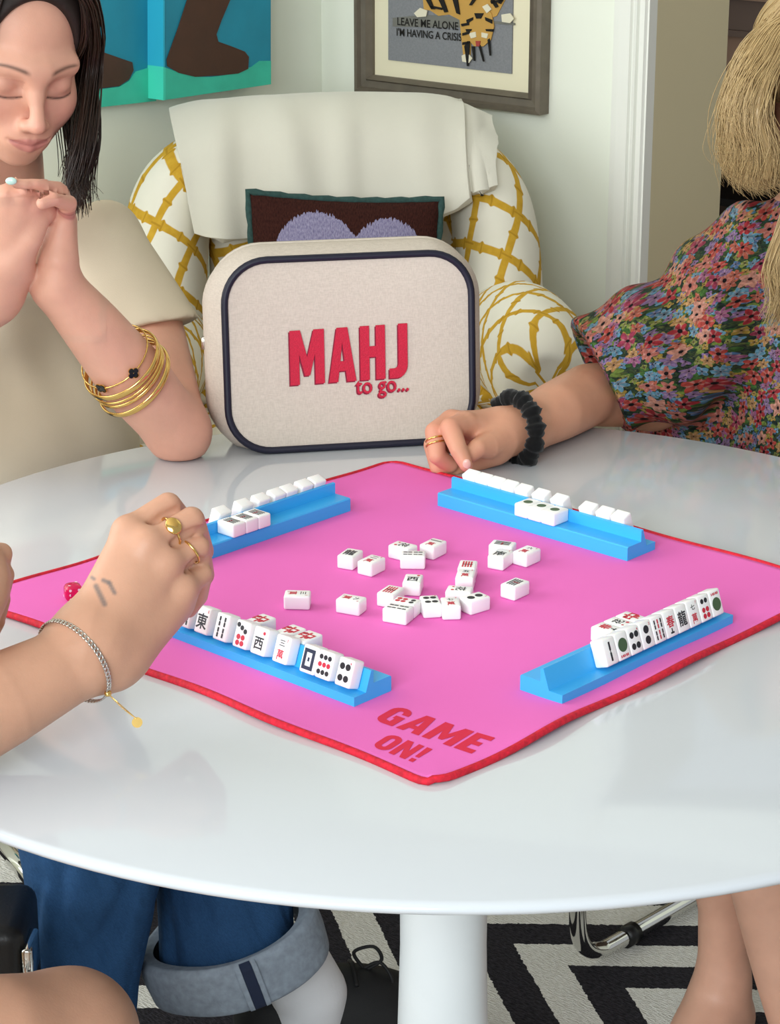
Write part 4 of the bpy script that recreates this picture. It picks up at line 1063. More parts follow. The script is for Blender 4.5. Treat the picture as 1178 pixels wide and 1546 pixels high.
# ================================================================== people
def A_(v): return np.array((v[0], v[1], v[2]), float)
def jp(px, py, Y, r=None):    # joint: point, radius in metres from a radius in pixels
    p = PY(px, py, Y); return (A_(p), (r or 0) * mpx(p))
class Flesh:                  # list of forms that can be sampled at several finenesses
    def __init__(s): s.ops = []; s.late = []; s.rests = []
    def cap(s, a, b, k=.01, op='add'): s.ops.append(('cap', a[0], b[0], a[1], b[1], k, op)); return s
    def ball(s, a, k=.01, op='add'): return s.cap(a, a, k, op)
    def chain(s, js, k=.008, op='add'):
        s.ops.append(('chain', [j[0] for j in js], [j[1] for j in js], k, op)); return s
    def group(s, g, k=.002): s.ops.append(('group', g, k)); return s
    def dist(s, p):
        D = 1e9
        for o in s.ops:
            if o[0] == 'group': D = min(D, o[1].dist(p)); continue
            if o[0] == 'cap' and o[6] == 'add': segs = [(o[1], o[2], o[3], o[4])]
            elif o[0] == 'chain' and o[4] == 'add': segs = [(o[1][i], o[1][i+1], o[2][i], o[2][i+1]) for i in range(len(o[1]) - 1)]
            else: continue
            for a, b, ra, rb in segs:
                d = b - a; t = min(1, max(0, float((p - a) @ d) / max(float(d @ d), 1e-12))); D = min(D, float(np.linalg.norm(p - a - t * d)) - ra - (rb - ra) * t)
        return D
    def surf(s, px, py, start=1.2):       # where a line of sight first meets the flesh
        d = A_(ray(px, py).normalized()); t = start
        for _ in range(90):
            q = A_(CAMP) + d * t; e = s.dist(q)
            if e < .0003: break
            t += e
            if t > 4: return None
        return q
    def crease(s, pts, r=.0022, k=.003):
        q = [s.surf(*p) for p in pts]; q = [x for x in q if x is not None]
        if len(q) > 1: s.late.append(([p for p in q], [r * .5] + [r] * (len(q) - 2) + [r * .5], k))
        return s
    def ell(s, c, r, M=None, k=.01, op='add'): s.ops.append(('ell', np.array(c, float), np.array(r, float), M, k, op)); return s
    def keep(s, p, n, k=0): s.ops.append(('keep', p, n, k)); return s
    def grow(s, d):
        t = Flesh()
        for o in s.ops:
            if o[0] == 'cap': t.ops.append(('cap', o[1], o[2], o[3] + d, o[4] + d) + o[5:])
            elif o[0] == 'ell': t.ops.append(('ell', o[1], o[2] + d) + o[3:])
            else: t.ops.append(o)
        return t
    def bounds(s):
        lo = np.full(3, 1e9); hi = -lo
        for o in s.ops:
            if o[0] == 'cap' and o[6] == 'add':
                for p, r in ((o[1], o[3]), (o[2], o[4])): lo = np.minimum(lo, p - r); hi = np.maximum(hi, p + r)
            elif o[0] == 'chain' and o[4] == 'add':
                for p, r in zip(o[1], o[2]): lo = np.minimum(lo, p - r); hi = np.maximum(hi, p + r)
            elif o[0] == 'ell' and o[5] == 'add':
                r = o[2].max(); lo = np.minimum(lo, o[1] - r); hi = np.maximum(hi, o[1] + r)
        return lo, hi
    def sample(s, lo, hi, h, smooth=1, extra=None):
        S = SDF(lo, hi, h)
        for o in s.ops:
            if o[0] == 'cap': S.cap(o[1], o[2], o[3], o[4], o[5], o[6])
            elif o[0] == 'ell': S.ell(o[1], o[2], o[3], o[4], o[5])
            elif o[0] == 'chain': S.chain(o[1], o[2], o[3], o[4])
            elif o[0] == 'group':
                S2 = SDF(lo, hi, h)
                for p in o[1].ops:
                    if p[0] == 'cap': S2.cap(*p[1:])
                    elif p[0] == 'chain': S2.chain(*p[1:])
                S.put((slice(None),) * 3, S2.F, o[2], 'add')
            else: S.keep(o[1], o[2], o[3])
        for q, r, k in s.late: S.chain(q, r, k, 'cut')
        if extra: extra(S)
        for r_ in s.rests: r_(S)
        return S.mesh(smooth)
    def build(s, name, m, parent, h, fine=(), colfn=None, uvfn=None, smooth=1, extra=None):
        lo, hi = s.bounds(); pad = 3 * h
        V, Q = s.sample(lo - pad, hi + pad, h, smooth, extra)
        Vs, Qs = [], []
        if fine:
            kill = np.zeros(len(V), bool)
            for flo, fhi, fh in fine: kill |= ((V > np.array(flo) + h * .6) & (V < np.array(fhi) - h * .6)).all(1)
            Q = Q[~kill[Q].all(1)]
        Vs.append(V); Qs.append(Q); n = len(V)
        for flo, fhi, fh in fine:
            v, q = s.sample(flo, fhi, fh, smooth, extra); Vs.append(v); Qs.append(q + n); n += len(v)
        V = np.concatenate(Vs); Q = np.concatenate(Qs)
        used = np.zeros(len(V), bool); used[Q.ravel()] = True; mp = np.cumsum(used) - 1; V = V[used]; Q = mp[Q]
        o = fast_mesh(name, V, Q, m, None, colfn(V) if colfn else None, uvfn(V) if uvfn else None)
        if parent: adopt(parent, o)
        return o
# what a body presses against: seat, tabletop and mat, rug
def on_seat(A, back, side, w, b0, b1, top=.4645):
    def cut(S):
        bl, X, Y, Z = S.block(S.lo, S.lo + S.n * S.h, 0)
        b = (X - A.x) * back.x + (Y - A.y) * back.y; s_ = (X - A.x) * side.x + (Y - A.y) * side.y
        D = np.maximum(np.maximum(np.maximum(b0 - b, b - b1), np.maximum(-.03 - s_, s_ - w - .03)), np.maximum(Z - top, .25 - Z))
        S.F[...] = np.maximum(S.F, -D)
    return cut
def on_table(S):
    bl, X, Y, Z = S.block(S.lo, S.lo + S.n * S.h, 0)
    rr = np.sqrt((X - TC.x) ** 2 + (Y - TC.y) ** 2) - .613
    S.F[...] = np.maximum(S.F, -np.maximum(rr, np.maximum(Z - (TABLE_Z - .0004), (TABLE_Z - .035) - Z)))
    a = np.abs((X - MC.x) * E1.x + (Y - MC.y) * E1.y) - MS; b = np.abs((X - MC.x) * E2.x + (Y - MC.y) * E2.y) - MS
    S.F[...] = np.maximum(S.F, -np.maximum(np.maximum(a, b), np.maximum(Z - (MZ - .0004), (TABLE_Z - .03) - Z)))
def on_rug(S):
    bl, X, Y, Z = S.block(S.lo, S.lo + S.n * S.h, 0); S.F[...] = np.maximum(S.F, np.broadcast_to(.0088 - Z, S.F.shape))
_A2 = PZ(870, 1452, .03); _B2 = PZ(1060, 1352, .02); CH2_BACK = Vector((_B2.x - _A2.x, _B2.y - _A2.y, 0)).normalized(); CH2_A = Vector((_A2.x, _A2.y, 0)); CH2_SIDE = Vector((CH2_BACK.y, -CH2_BACK.x, 0)); CH2_DS = 1.3
CH1_F = Vector((.48, -.877, 0)).normalized(); CH1_SIDE = Vector((-CH1_F.y, CH1_F.x, 0)); _m = PZ(14, 1290, .02); CH1_MID = Vector((_m.x, _m.y, 0)); CH1_A = CH1_MID + CH1_F * .24 - CH1_SIDE * .22
CH3_F = Vector((.87, .49, 0)).normalized(); CH3_SIDE = Vector((-CH3_F.y, CH3_F.x, 0)); CH3_A = Vector((-.80, 1.44, 0)) + CH3_F * .22 - CH3_SIDE * .22
SEAT1 = on_seat(CH1_A, -CH1_F, CH1_SIDE, .44, -.06, .52); SEAT2 = on_seat(CH2_A, CH2_BACK, CH2_SIDE, .44, .065, .62); SEAT3 = on_seat(CH3_A, -CH3_F, CH3_SIDE, .44, .0, .5)
def box_of(js, pad):
    P = np.array([j[0] for j in js]); return P.min(0) - pad, P.max(0) + pad

def head_matrix(eye_mid, fwd, roll=0.0, s=1.0):
    f_ = Vector(fwd).normalized(); r_ = f_.cross(ZV).normalized(); u_ = r_.cross(f_)
    r2 = r_ * math.cos(roll) + u_ * math.sin(roll); u2 = u_ * math.cos(roll) - r_ * math.sin(roll)
    M = np.array([A_(r2), A_(f_), A_(u2)]).T * s          # columns: right, forward, up
    c = A_(eye_mid) - M @ np.array((0, .078, .008))
    return M, c
def head_forms(B, M, c, s=1.0):
    W = lambda x, y, z: c + M @ np.array((x, y, z))
    Rm = (M / s).T                                         # rows = axes
    E = lambda x, y, z, rx, ry, rz, k=.012, op='add': B.ell(W(x, y, z), np.array((rx, ry, rz)) * s, Rm, k, op)
    C_ = lambda a, b, ra, rb, k=.008, op='add': B.cap((W(*a), ra * s), (W(*b), rb * s), k, op)
    E(0, -.018, .045, .073, .094, .080)
    E(0, .022, -.012, .063, .064, .078, .03)
    E(0, .040, -.057, .045, .040, .040, .03)               # jaw
    E(0, .068, -.083, .018, .015, .014, .022)              # chin
    for q in (1, -1):
        E(q*.037, .052, -.024, .026, .026, .026, .02)      # cheek
        C_((q*.010, .0815, .026), (q*.044, .067, .027), .0120, .0105, .016)
        E(q*.031, .094, .0065, .0175, .0125, .0105, .012, 'cut')    # eye hollow
        E(q*.0315, .0690, .0055, .0160, .0145, .0130, .004)    # closed lid over the eye
        C_((q*.015, .0815, -.0015), (q*.044, .0735, -.0005), .0028, .0022, .004)   # lower lid
        E(q*.0108, .0985, -.0325, .0062, .0085, .0058, .006)   # nostril wing
        E(q*.0052, .1040, -.0385, .0026, .0040, .0022, .002, 'cut')
        E(q*.076, -.008, -.004, .009, .021, .031, .006)
        E(q*.082, -.003, -.002, .005, .012, .02, .004, 'cut')
    C_((0, .082, .02), (0, .091, -.002), .0075, .0070, .014)  # nose
    C_((0, .091, -.002), (0, .1080, -.0290), .0070, .0092, .008)
    E(0, .082, -.0555, .026, .0145, .018, .02)              # mouth mound
    for q in (1, -1):
        C_((q*.0220, .0830, -.0550), (q*.004, .0962, -.0530), .0024, .0044, .004)
        C_((q*.0185, .0850, -.0590), (0, .0942, -.0618), .0028, .0054, .004)
        C_((q*.0250, .0890, -.0548), (0, .1030, -.0572), .0012, .0014, .003, 'cut')
    return W
def head_colour(V, M, c, s, skin, lips, brow, cols):
    L = (V - c) @ np.linalg.inv(M).T
    x, y, z = L.T; ax = np.abs(x)
    def blend(mask, colr):
        m = np.clip(mask, 0, 1)[:, None]; cols[:] = cols * (1 - m) + np.array(colr[:3]) * m
    front = (y > .05) & (ax < .08)
    # flush on cheeks and nose
    blend(np.exp(-(((ax - .042) / .02) ** 2 + ((z + .026) / .018) ** 2)) * .35 * front, rgb('#d98f82'))
    blend(np.exp(-((x / .013) ** 2 + ((z + .03) / .012) ** 2)) * .3 * front, rgb('#d98f82'))
    sst = lambda v, w: np.clip(v / w + .5, 0, 1)
    up_ = -.0490 - (ax / .0235) ** 2 * .0072 - .0012 * np.exp(-(ax / .003) ** 2); dn_ = -.0672 + (ax / .0235) ** 2 * .0098
    inl = sst(up_ - z, .002) * sst(z - dn_, .002) * (ax < .0240) * (y > .07)
    blend(inl * .62, lips)
    gap = np.exp(-((z + .0572 - .0022 * (ax / .0245) ** 2) / .0011) ** 2) * np.clip((.0245 - ax) / .003, 0, 1) * (y > .07)
    blend(gap * .6, rgb('#8c4a46'))
    bx = (ax - .012) / .041; bz = .0275 + .0042 * np.sin(np.clip(bx, 0, 1) * 2.5) - z
    th = .0029 * (1 - .6 * np.clip(bx, 0, 1))
    blend(np.clip(bx * 6 + .2, 0, 1) * np.clip((1 - bx) * 5, 0, 1) * np.exp(-(bz / th) ** 2) * .8 * (y > .03), brow)
    # lash line of the lowered lids and soft lid colour
    ex = (ax - .0315) / .0165
    lash = -.0045 - .0030 * (1 - ex ** 2)
    blend((np.abs(ex) < 1.02) * np.exp(-((z - lash) / .0015) ** 2) * (y > .05) * .92, rgb('#1a100c'))
    blend((np.abs(ex) < 1.0) * (z > lash) * (z < .016) * (y > .05) * .28, rgb('#a86a5c'))
    return cols
SK1, SK2, SK3 = rgb('#d9a48d'), rgb('#cf967a'), rgb('#c29379')
def skin_mat(n): return mat(n, '#dcae95', .48, spec=.35, sss=.12, attr=True, noise=(45, .05), bump=(420, .12))
M_SK1 = skin_mat('skin_fair'); M_SK2 = skin_mat('skin_freckled'); M_SK3 = skin_mat('skin_tan')
M_NAIL = mat('mint_nail', '#bfe0d6', .15, coat=.5)
def flat_col(V, c): return np.tile(np.array(c[:3]), (len(V), 1))
def seg_d(V, a, b):
    d = b - a; t = np.clip(((V - a) @ d) / (d @ d), 0, 1); return np.linalg.norm(V - a - t[:, None] * d, axis=1)
def planar_uv(V): return np.stack([V[:, 0] - .6 * (V[:, 1] - 2.8), V[:, 2] + .15 * V[:, 1]], 1)

def resample(pts, n):
    c = catmull(pts, 10); return [c[min(len(c) - 1, round(k * (len(c) - 1) / (n - 1)))] for k in range(n)]
def strands(name, guides, n, rad, spread, m, parent, seed, taper=.25, wav=.0, sides=4, N=26):
    """locks of hair: n tubes spread over the sheet between neighbouring guide lines"""
    rnd = random.Random(seed); mb = MB(); G_ = [resample(g_, N) for g_ in guides]
    for _ in range(n):
        q = rnd.random() * (len(G_) - 1); i = min(int(q), len(G_) - 2) if len(G_) > 1 else 0; u = q - i
        ga = G_[i]; gb = G_[min(i + 1, len(G_) - 1)]
        off = Vector((rnd.gauss(0, 1), rnd.gauss(0, 1), rnd.gauss(0, 1) * .6)) * spread; off2 = Vector((rnd.gauss(0, 1), rnd.gauss(0, 1), rnd.gauss(0, 1))) * spread * .8
        ph = rnd.random() * 6.28; w = wav * rnd.uniform(.4, 1.4); e = rnd.uniform(.78, 1.0); pts = []; rr = []; M = max(4, int(N * e)); rs = rnd.uniform(.6, 1.2)
        for k in range(M):
            t = k / (M - 1); f_ = .35 + .65 * math.sin(math.pi * min(1, t * 1.1) * .5)
            pts.append(ga[k] * (1 - u) + gb[k] * u + off * f_ + off2 * t * t + Vector((math.sin(t * 9 + ph), math.cos(t * 8 + ph) * .6, 0)) * w * t); rr.append(rs * rad * (1 - (1 - taper) * t ** 2) * (.35 + .65 * min(1, t * 6)))
        v, f, uv = tube_vf(pts, rr, sides); mb.add(v, f, [(a, b + ph) for a, b in uv])
    o = mb.build(name, m, None, True); o['kind'] = 'stuff'
    if parent: adopt(parent, o)
    return o
def hair_mat(name, c1, c2, rough=.38):
    g = G(name, rough, .5); x, y, z = g.sep(g.coord('UV'))
    nz = g.noise(g.comb(g.m_('MULTIPLY', x, 5), g.m_('MULTIPLY', y, 3000)), 1, 3)
    n2 = g.noise(g.coord('Object'), 60, 3)
    return g.out(g.mix(g.m_('MULTIPLY', g.m_('ADD', nz, n2), .5), rgb(c1), rgb(c2)))
M_CAP1 = hair_mat('brown_hair_roots', '#140c08', '#2c1b13', .7); M_HAIR1 = hair_mat('brown_hair', '#120a07', '#3b2519'); M_HAIR2 = hair_mat('blonde_hair', '#7d5c36', '#e2c68e', .42); M_HAIR3 = hair_mat('light_brown_hair', '#6b4a2c', '#a67b4c')
def cap_hair(name, M, c, s, m, parent, grow=.009, cut=True, h=.004):
    B = Flesh(); W = lambda x, y, z: c + M @ np.array((x, y, z)); Rm = (M / s).T
    B.ell(W(0, -.022, .050), np.array((.076 + grow, .094 + grow, .083 + grow)) * s, Rm)
    B.ell(W(0, -.055, -.02), np.array((.070 + grow * .6, .05 + grow, .075)) * s, Rm, .03)
    if cut: B.ell(W(0, .118, .022), np.array((.067, .10, .098)) * s, Rm, .006, 'cut'); B.ell(W(0, .08, -.12), np.array((.1, .11, .1)) * s, Rm, .01, 'cut')
    return B.build(name, m, parent, h)

def crown_strands(M, c, m, parent, n, rad, seed, grow=.009, low=112):
    W = lambda x, y, z: Vector(c + M @ np.array((x, y, z))); gs = []
    rx, ry, rz = .0765 + grow, .0945 + grow, .0835 + grow
    for ph in range(38, 323, 14):
        g_ = []
        for k in range(7):
            th = R(12 + (low - 12) * k / 6); g_.append(W(rx * math.sin(th) * math.sin(R(ph)), -.022 + ry * math.sin(th) * math.cos(R(ph)) + .02 * (1 - k / 6), .050 + rz * math.cos(th)))
        gs.append(g_)
    return strands('hair_locks', gs, n, rad, .0012, m, parent, seed, taper=.6, wav=.0015)
# ------------------------------------------------------------------ person with clasped hands and gold bangles
p1 = empty('person', (-.52, 2.9, .009)); tag(p1, 'person in a cream T-shirt and jeans resting the chin on clasped hands', 'person')
M1, c1 = head_matrix(PY(51, 127, 2.53), (.46, -.86, -.36), R(5), 1.0)
B = Flesh(); W1_ = head_forms(B, M1, c1)
nk0 = (W1_(0, -.02, -.075), .052); nk1 = jp(10, 345, 2.80, 62)
B.cap(nk0, nk1, .02)
ch = jp(-5, 450, 2.89, 100); wa = jp(0, 700, 2.92, 100); hip = (A_((-.52, 2.92, .55)), .13)
sl = jp(150, 372, 2.81, 52); sr = jp(-165, 395, 2.83, 52)
B.cap(sl, sr, .03); B.chain([ch, wa, hip], .05); B.cap(nk1, ch, .04)
e1 = jp(270, 652, 2.50, 45)
up1 = jp(225, 500, 2.66, 53)
B.chain([sl, up1, e1], .012)
f1 = jp(205, 575, 2.465, 54); f2 = jp(140, 495, 2.435, 46); w1 = jp(86, 432, 2.42, 37)
B.chain([e1, f1, f2, w1], .02)
# far arm, mostly outside the frame
e2 = jp(-165, 700, 2.50, 45); B.chain([sr, jp(-190, 560, 2.66, 52), e2], .012)
w2 = jp(-14, 440, 2.405, 37); B.chain([e2, jp(-120, 600, 2.45, 52), w2], .02)
# right hand: broad back of the hand turned to the camera
mc = [jp(53, 308, 2.388, 14), jp(33, 297, 2.380, 14), jp(9, 293, 2.378, 14), jp(-15, 297, 2.38, 13)]
for m_, wr_ in zip(mc, (jp(24, 405, 2.40, 21), jp(10, 405, 2.394, 21), jp(-5, 405, 2.394, 21), jp(-18, 405, 2.40, 21))):
    B.cap(wr_, m_, .012); B.cap(w2, wr_, .02)
for m_, a, b in zip(mc, (jp(70, 314, 2.40, 11), jp(45, 283, 2.392, 11), jp(18, 281, 2.39, 11), jp(-10, 284, 2.39, 11)), (jp(78, 345, 2.43, 10), jp(70, 300, 2.43, 10), jp(40, 292, 2.44, 10), jp(10, 300, 2.44, 10))):
    B.chain([m_, a, b], .004)
B.chain([jp(20, 398, 2.390, 22), jp(48, 362, 2.388, 16), jp(62, 334, 2.394, 13), jp(72, 318, 2.405, 11)], .01)
# left hand: side of the palm, fingers folded over the other hand
LH = Flesh()
LH.chain([e1, f1, f2, w1], .02)
LH.chain([w1, jp(88, 395, 2.415, 31), jp(88, 352, 2.425, 24), jp(90, 335, 2.43, 20)], .012)
lm = [jp(99, 322, 2.414, 14), jp(100, 332, 2.432, 14), jp(96, 345, 2.45, 13)]
for a, b in zip((jp(90, 385, 2.415, 20), jp(90, 385, 2.43, 20), jp(90, 390, 2.44, 20)), lm): LH.cap(a, b, .012)
fing = [[lm[0], jp(104, 307, 2.390, 12.5), jp(82, 300, 2.368, 11), jp(64, 307, 2.360, 9.5)],
        [jp(98, 312, 2.425, 13), jp(92, 285, 2.400, 11.5), jp(56, 278, 2.372, 10.5), jp(21, 276, 2.360, 9)],
        [lm[2], jp(88, 300, 2.44, 11), jp(60, 286, 2.42, 10)]]
for q in fing: LH.chain(q, .003)
B.group(LH, .0025)
box_hand = box_of([e1, w1, w2, mc[0], mc[3], fing[1][1], f1], .05)
hb = (c1 - np.array((.13, .13, .15)), c1 + np.array((.13, .13, .16)))
hand_hi = (np.array((A_(PY(-70, 300, 2.4))[0], 2.30, .90)), np.array((A_(PY(150, 300, 2.4))[0], 2.48, A_(PY(0, 262, 2.4))[2] + .012)))
def col1(V):
    cols = flat_col(V, SK1); cols = head_colour(V, M1, c1, 1, SK1, rgb('#b8696a'), rgb('#3a261c'), cols)
    d = np.linalg.norm(V - e1[0], axis=1); m = np.exp(-(d / .05) ** 2)[:, None] * .3; cols = cols * (1 - m) + np.array(rgb('#d58f7c')[:3]) * m
    for q in (fing[0][1], fing[1][1], mc[0], mc[1], mc[2]):
        m = np.exp(-(np.linalg.norm(V - q[0], axis=1) / .012) ** 2)[:, None] * .35; cols = cols * (1 - m) + np.array(rgb('#d58f7c')[:3]) * m
    return cols
head_box = (c1 + M1 @ np.array((0, 0, 0)) - np.array((.12, .14, .12)), c1 + np.array((.12, .14, .15)))
B.rests = [SEAT1, on_table, on_rug]
B.build('body', M_SK1, p1, .006, [(head_box[0], head_box[1], .0017), (hand_hi[0], np.array((hand_hi[1][0], hand_hi[1][1], head_box[0][2] + .004)), .0017)], col1)
# mint nail
nt_ = fing[1][3][0]; S = SDF(nt_ - .015, nt_ + .015, .0008)
S.ell(nt_ + np.array((-.002, -.0050, .0028)), (.0062, .0026, .0042)); v, q = S.mesh(1); o = fast_mesh('nail', v, q, M_NAIL); adopt(p1, o); o['label'] = 'pale mint fingernail'
# T-shirt
T = Flesh()
T.cap((sl[0], .047), (sr[0], .047), .03); T.chain([(ch[0] - np.array((0, .02, 0)), .112), (wa[0] - np.array((0, .02, 0)), .118), (hip[0] + np.array((0, 0, .04)), .165)], .06); T.chain([(wa[0], .115), (A_((-.47, 2.86, .64)), .135)], .05); T.cap((nk1[0] - np.array((0, 0, .035)), .058), (ch[0], .1), .04)
sv0 = jp(152, 366, 2.80, 62); sv1 = jp(240, 520, 2.645, 71)
T.chain([sv0, sv1], .03); T.chain([jp(-165, 388, 2.82, 60), jp(-200, 540, 2.66, 66)], .03)
adir = sv1[0] - sv0[0]; adir /= np.linalg.norm(adir)
hemp = A_(PY(224, 497, 2.66)); hb_ = A_(PY(258, 489, 2.66)) - A_(PY(190, 505, 2.66)); adir = np.cross(hb_, A_(FW)); adir /= np.linalg.norm(adir); adir = adir if adir[2] < 0 else -adir
def shirt_extra(S):
    q = S.block(S.lo, S.lo + S.n * S.h, 0); bl, X, Y, Z = q
    # wrinkles running from the armpit
    wr_ = .005 * np.sin((X * 40 + Z * 75 - Y * 20)) * np.exp(-(((X + .40) / .09) ** 2 + ((Z - .90) / .12) ** 2)) + .004 * np.sin(X * 55 + Z * 14 + Y * 30) * np.exp(-((Z - .80) / .14) ** 2)
    S.F += wr_.astype(np.float32)
    # sleeve openings
    inner = SDF(S.lo, S.lo + (S.n - 1) * S.h, S.h)
    d1 = (X - hemp[0]) * adir[0] + (Y - hemp[1]) * adir[1] + (Z - hemp[2]) * adir[2]
    near = np.sqrt((X - hemp[0]) ** 2 + (Y - hemp[1]) ** 2 + (Z - hemp[2]) ** 2) < .13
    S.F[...] = np.where(near, np.maximum(S.F, d1), S.F)
    h2 = A_(PY(-198, 520, 2.68)); d2 = (h2[2] - Z); near2 = np.sqrt((X - h2[0]) ** 2 + (Y - h2[1]) ** 2 + (Z - h2[2]) ** 2) < .13
    S.F[...] = np.where(near2, np.maximum(S.F, d2), S.F)
    S.cap(nk1[0] - np.array((0, 0, .01)), nk0[0], .062, .06, .004, 'cut')
M_TEE = mat('cream_jersey', '#d8cab3', .9, spec=.15, noise=(12, .03), bump=(700, .15))
T.rests = [SEAT1, on_table]
T.build('t_shirt', M_TEE, p1, .0042, extra=shirt_extra)
# hair
cap_hair('hair', M1, c1, 1, M_CAP1, p1)
H = lambda *g: [PY(*q) for q in g]
hl = lambda x, y, z: Vector(W1_(x, y, z))
gds = [[hl(0, .045, .128), hl(-.05, .055, .105), hl(-.079, .04, .05), hl(-.088, .035, 0), Vector(PY(124, 215, 2.56)), Vector(PY(112, 270, 2.55)), Vector(PY(108, 325, 2.53))],
       [hl(0, .03, .134), hl(-.055, .03, .115), hl(-.088, .015, .05), hl(-.095, .01, 0), Vector(PY(134, 200, 2.60)), Vector(PY(120, 260, 2.60)), Vector(PY(112, 310, 2.60))],
       [hl(0, .01, .14), hl(-.06, .0, .118), hl(-.096, -.02, .05), hl(-.1, -.02, -.01), Vector(PY(136, 200, 2.66)), Vector(PY(124, 270, 2.66)), Vector(PY(128, 330, 2.66))],
       [hl(0, .0, .14), hl(-.05, -.05, .125), hl(-.09, -.07, .05), hl(-.09, -.075, -.03), Vector(PY(110, 260, 2.70)), Vector(PY(100, 320, 2.70))],
       [hl(.0, .045, .128), hl(.05, .055, .105), hl(.08, .04, .05), hl(.088, .03, 0), Vector(PY(-70, 240, 2.56)), Vector(PY(-80, 330, 2.56))],
       [hl(.0, .03, .134), hl(.06, .02, .115), hl(.092, .0, .05), hl(.098, -.01, -.02), Vector(PY(-85, 250, 2.62)), Vector(PY(-100, 340, 2.62))]]
strands('hair_locks', gds[:4], 900, .0013, .0055, M_HAIR1, p1, 4, wav=.003)
strands('hair_locks', gds[4:], 420, .0013, .0065, M_HAIR1, p1, 5, wav=.003)
strands('loose_hair', [[hl(-.092, .03, 0), Vector(PY(138, 200, 2.57)), Vector(PY(128, 260, 2.57)), Vector(PY(146, 302, 2.55))], [hl(-.09, .035, -.01), Vector(PY(128, 220, 2.56)), Vector(PY(120, 270, 2.55)), Vector(PY(140, 296, 2.54))], [hl(-.085, .04, -.02), Vector(PY(118, 250, 2.56)), Vector(PY(106, 300, 2.53)), Vector(PY(104, 336, 2.50))]], 40, .0007, .003, M_HAIR1, p1, 8, wav=.006)
crown_strands(M1, c1, M_HAIR1, p1, 1500, .0011, 21)
# jeans
M_DENIM = None
g = G('blue_denim', .9, .15); tcx = g.coord('Object'); x, y, z = g.sep(tcx)
tw = g.noise(g.comb(g.m_('MULTIPLY', g.m_('ADD', x, z), 900), g.m_('MULTIPLY', g.m_('SUBTRACT', z, x), 220), y), 1, 2)
nb = g.noise(tcx, 9, 4); crum = g.noise(g.comb(g.m_('MULTIPLY', g.m_('ADD', x, g.m_('MULTIPLY', z, .45)), 26), g.m_('MULTIPLY', y, 20), g.m_('MULTIPLY', z, 7)), 1, 2); g.bump(g.m_('ADD', g.m_('MULTIPLY', tw, .04), crum), .8, .022)
M_DENIM = g.out(g.mix(g.m_('MULTIPLY', g.m_('ADD', tw, nb), .5), rgb('#152a4a'), rgb('#3d6a9c')))
M_CUFF = mat('denim_inside', '#8e99a6', .9, noise=(120, .18), bump=(500, .3))
L = Flesh()
kR = (A_((-.22, 2.44, .50)), .085); kL = (A_((-.36, 2.36, .50)), .085)
hR = (A_((-.45, 2.88, .53)), .105); hL = (A_((-.58, 2.88, .53)), .105)
cA = jp(336, 1320, 2.38, 100); cB = jp(342, 1440, 2.36, 104)
L.cap((hip[0], .14), hR, .05); L.cap((hip[0], .14), hL, .05); L.chain([hR, kR, cA, cB], .012); 
dA = jp(138, 1330, 2.30, 103); dB = jp(124, 1470, 2.29, 88); dC = jp(118, 1640, 2.27, 82)
L.chain([hL, kL, dA, dB, dC], .012)
cdir = np.array((.30, .02, -.95)); cdir /= np.linalg.norm(cdir)
topc = A_(PY(340, 1394, 2.36)); endp = topc + cdir * .05
L.crease([(200, 1325), (186, 1380), (150, 1440), (118, 1490)], .011, .016); L.crease([(95, 1310), (88, 1370), (100, 1440)], .007, .02); L.crease([(300, 1330), (312, 1390), (326, 1440)], .008, .014); L.crease([(238, 1340), (250, 1400), (262, 1450)], .006, .012); L.crease([(60, 1330), (52, 1400)], .006, .014)
def jean_extra(S):
    bl, X, Y, Z = S.block(S.lo, S.lo + S.n * S.h, 0)
    fold = .0025 * np.sin((X + .35) * 70 - Z * 22) * np.exp(-((Z - .3) / .25) ** 2)
    S.F += fold.astype(np.float32)
    d1 = (X - endp[0]) * cdir[0] + (Y - endp[1]) * cdir[1] + (Z - endp[2]) * cdir[2]
    near = np.sqrt((X - endp[0]) ** 2 + (Y - endp[1]) ** 2 + (Z - endp[2]) ** 2) < .17
    S.F[...] = np.where(near & (X > -.315), np.maximum(S.F, d1), S.F)
    S.F[...] = np.maximum(S.F, .075 - Z)
L.rests = [SEAT1]
L.build('jeans', M_DENIM, p1, .005, extra=jean_extra, smooth=2)
# turned-up cuff
cax = Vector(cdir); ct1 = cax.cross(Vector((0, 1, 0))).normalized(); ct2 = cax.cross(ct1); CR = .103; CWD = .062
cprof = [(-.014, .002), (.0, -.002), (.006, .004), (.007, CWD * .5), (.005, CWD - .004), (.0, CWD), (-.006, CWD - .004), (-.008, CWD * .5)]
def cuff_pt(a, t, lift=0.0):
    k = t * (len(cprof) - 1); i = min(len(cprof) - 2, int(k)); u = k - i
    rr = CR + lift + cprof[i][0] + (cprof[i+1][0] - cprof[i][0]) * u; hh = cprof[i][1] + (cprof[i+1][1] - cprof[i][1]) * u
    rr *= 1 + .03 * math.sin(3 * a + .5) + .015 * math.sin(5 * a); hh += .005 * math.sin(2 * a)
    return Vector(topc) + cax * hh + ct1 * (rr * math.cos(a)) + ct2 * (rr * math.sin(a))
v, f, uv = grid_vf(lambda s, t: (cuff_pt(2 * math.pi * s, t), (s, t)), 72, 28, closed_u=True)
cf = mesh_obj('cuff', v, f, M_CUFF, None, True, uvs=uv); adopt(p1, cf); cf['label'] = 'pale turned-up jean cuff'
def px_of(p): d = Vector(p) - CAMP; return 589 + FPX * d.x / d.dot(FW)
best = min((abs(px_of(cuff_pt(R(a), .43)) - 384) + (cuff_pt(R(a), .43).y > topc[1]) * 900, a) for a in range(360))[1]
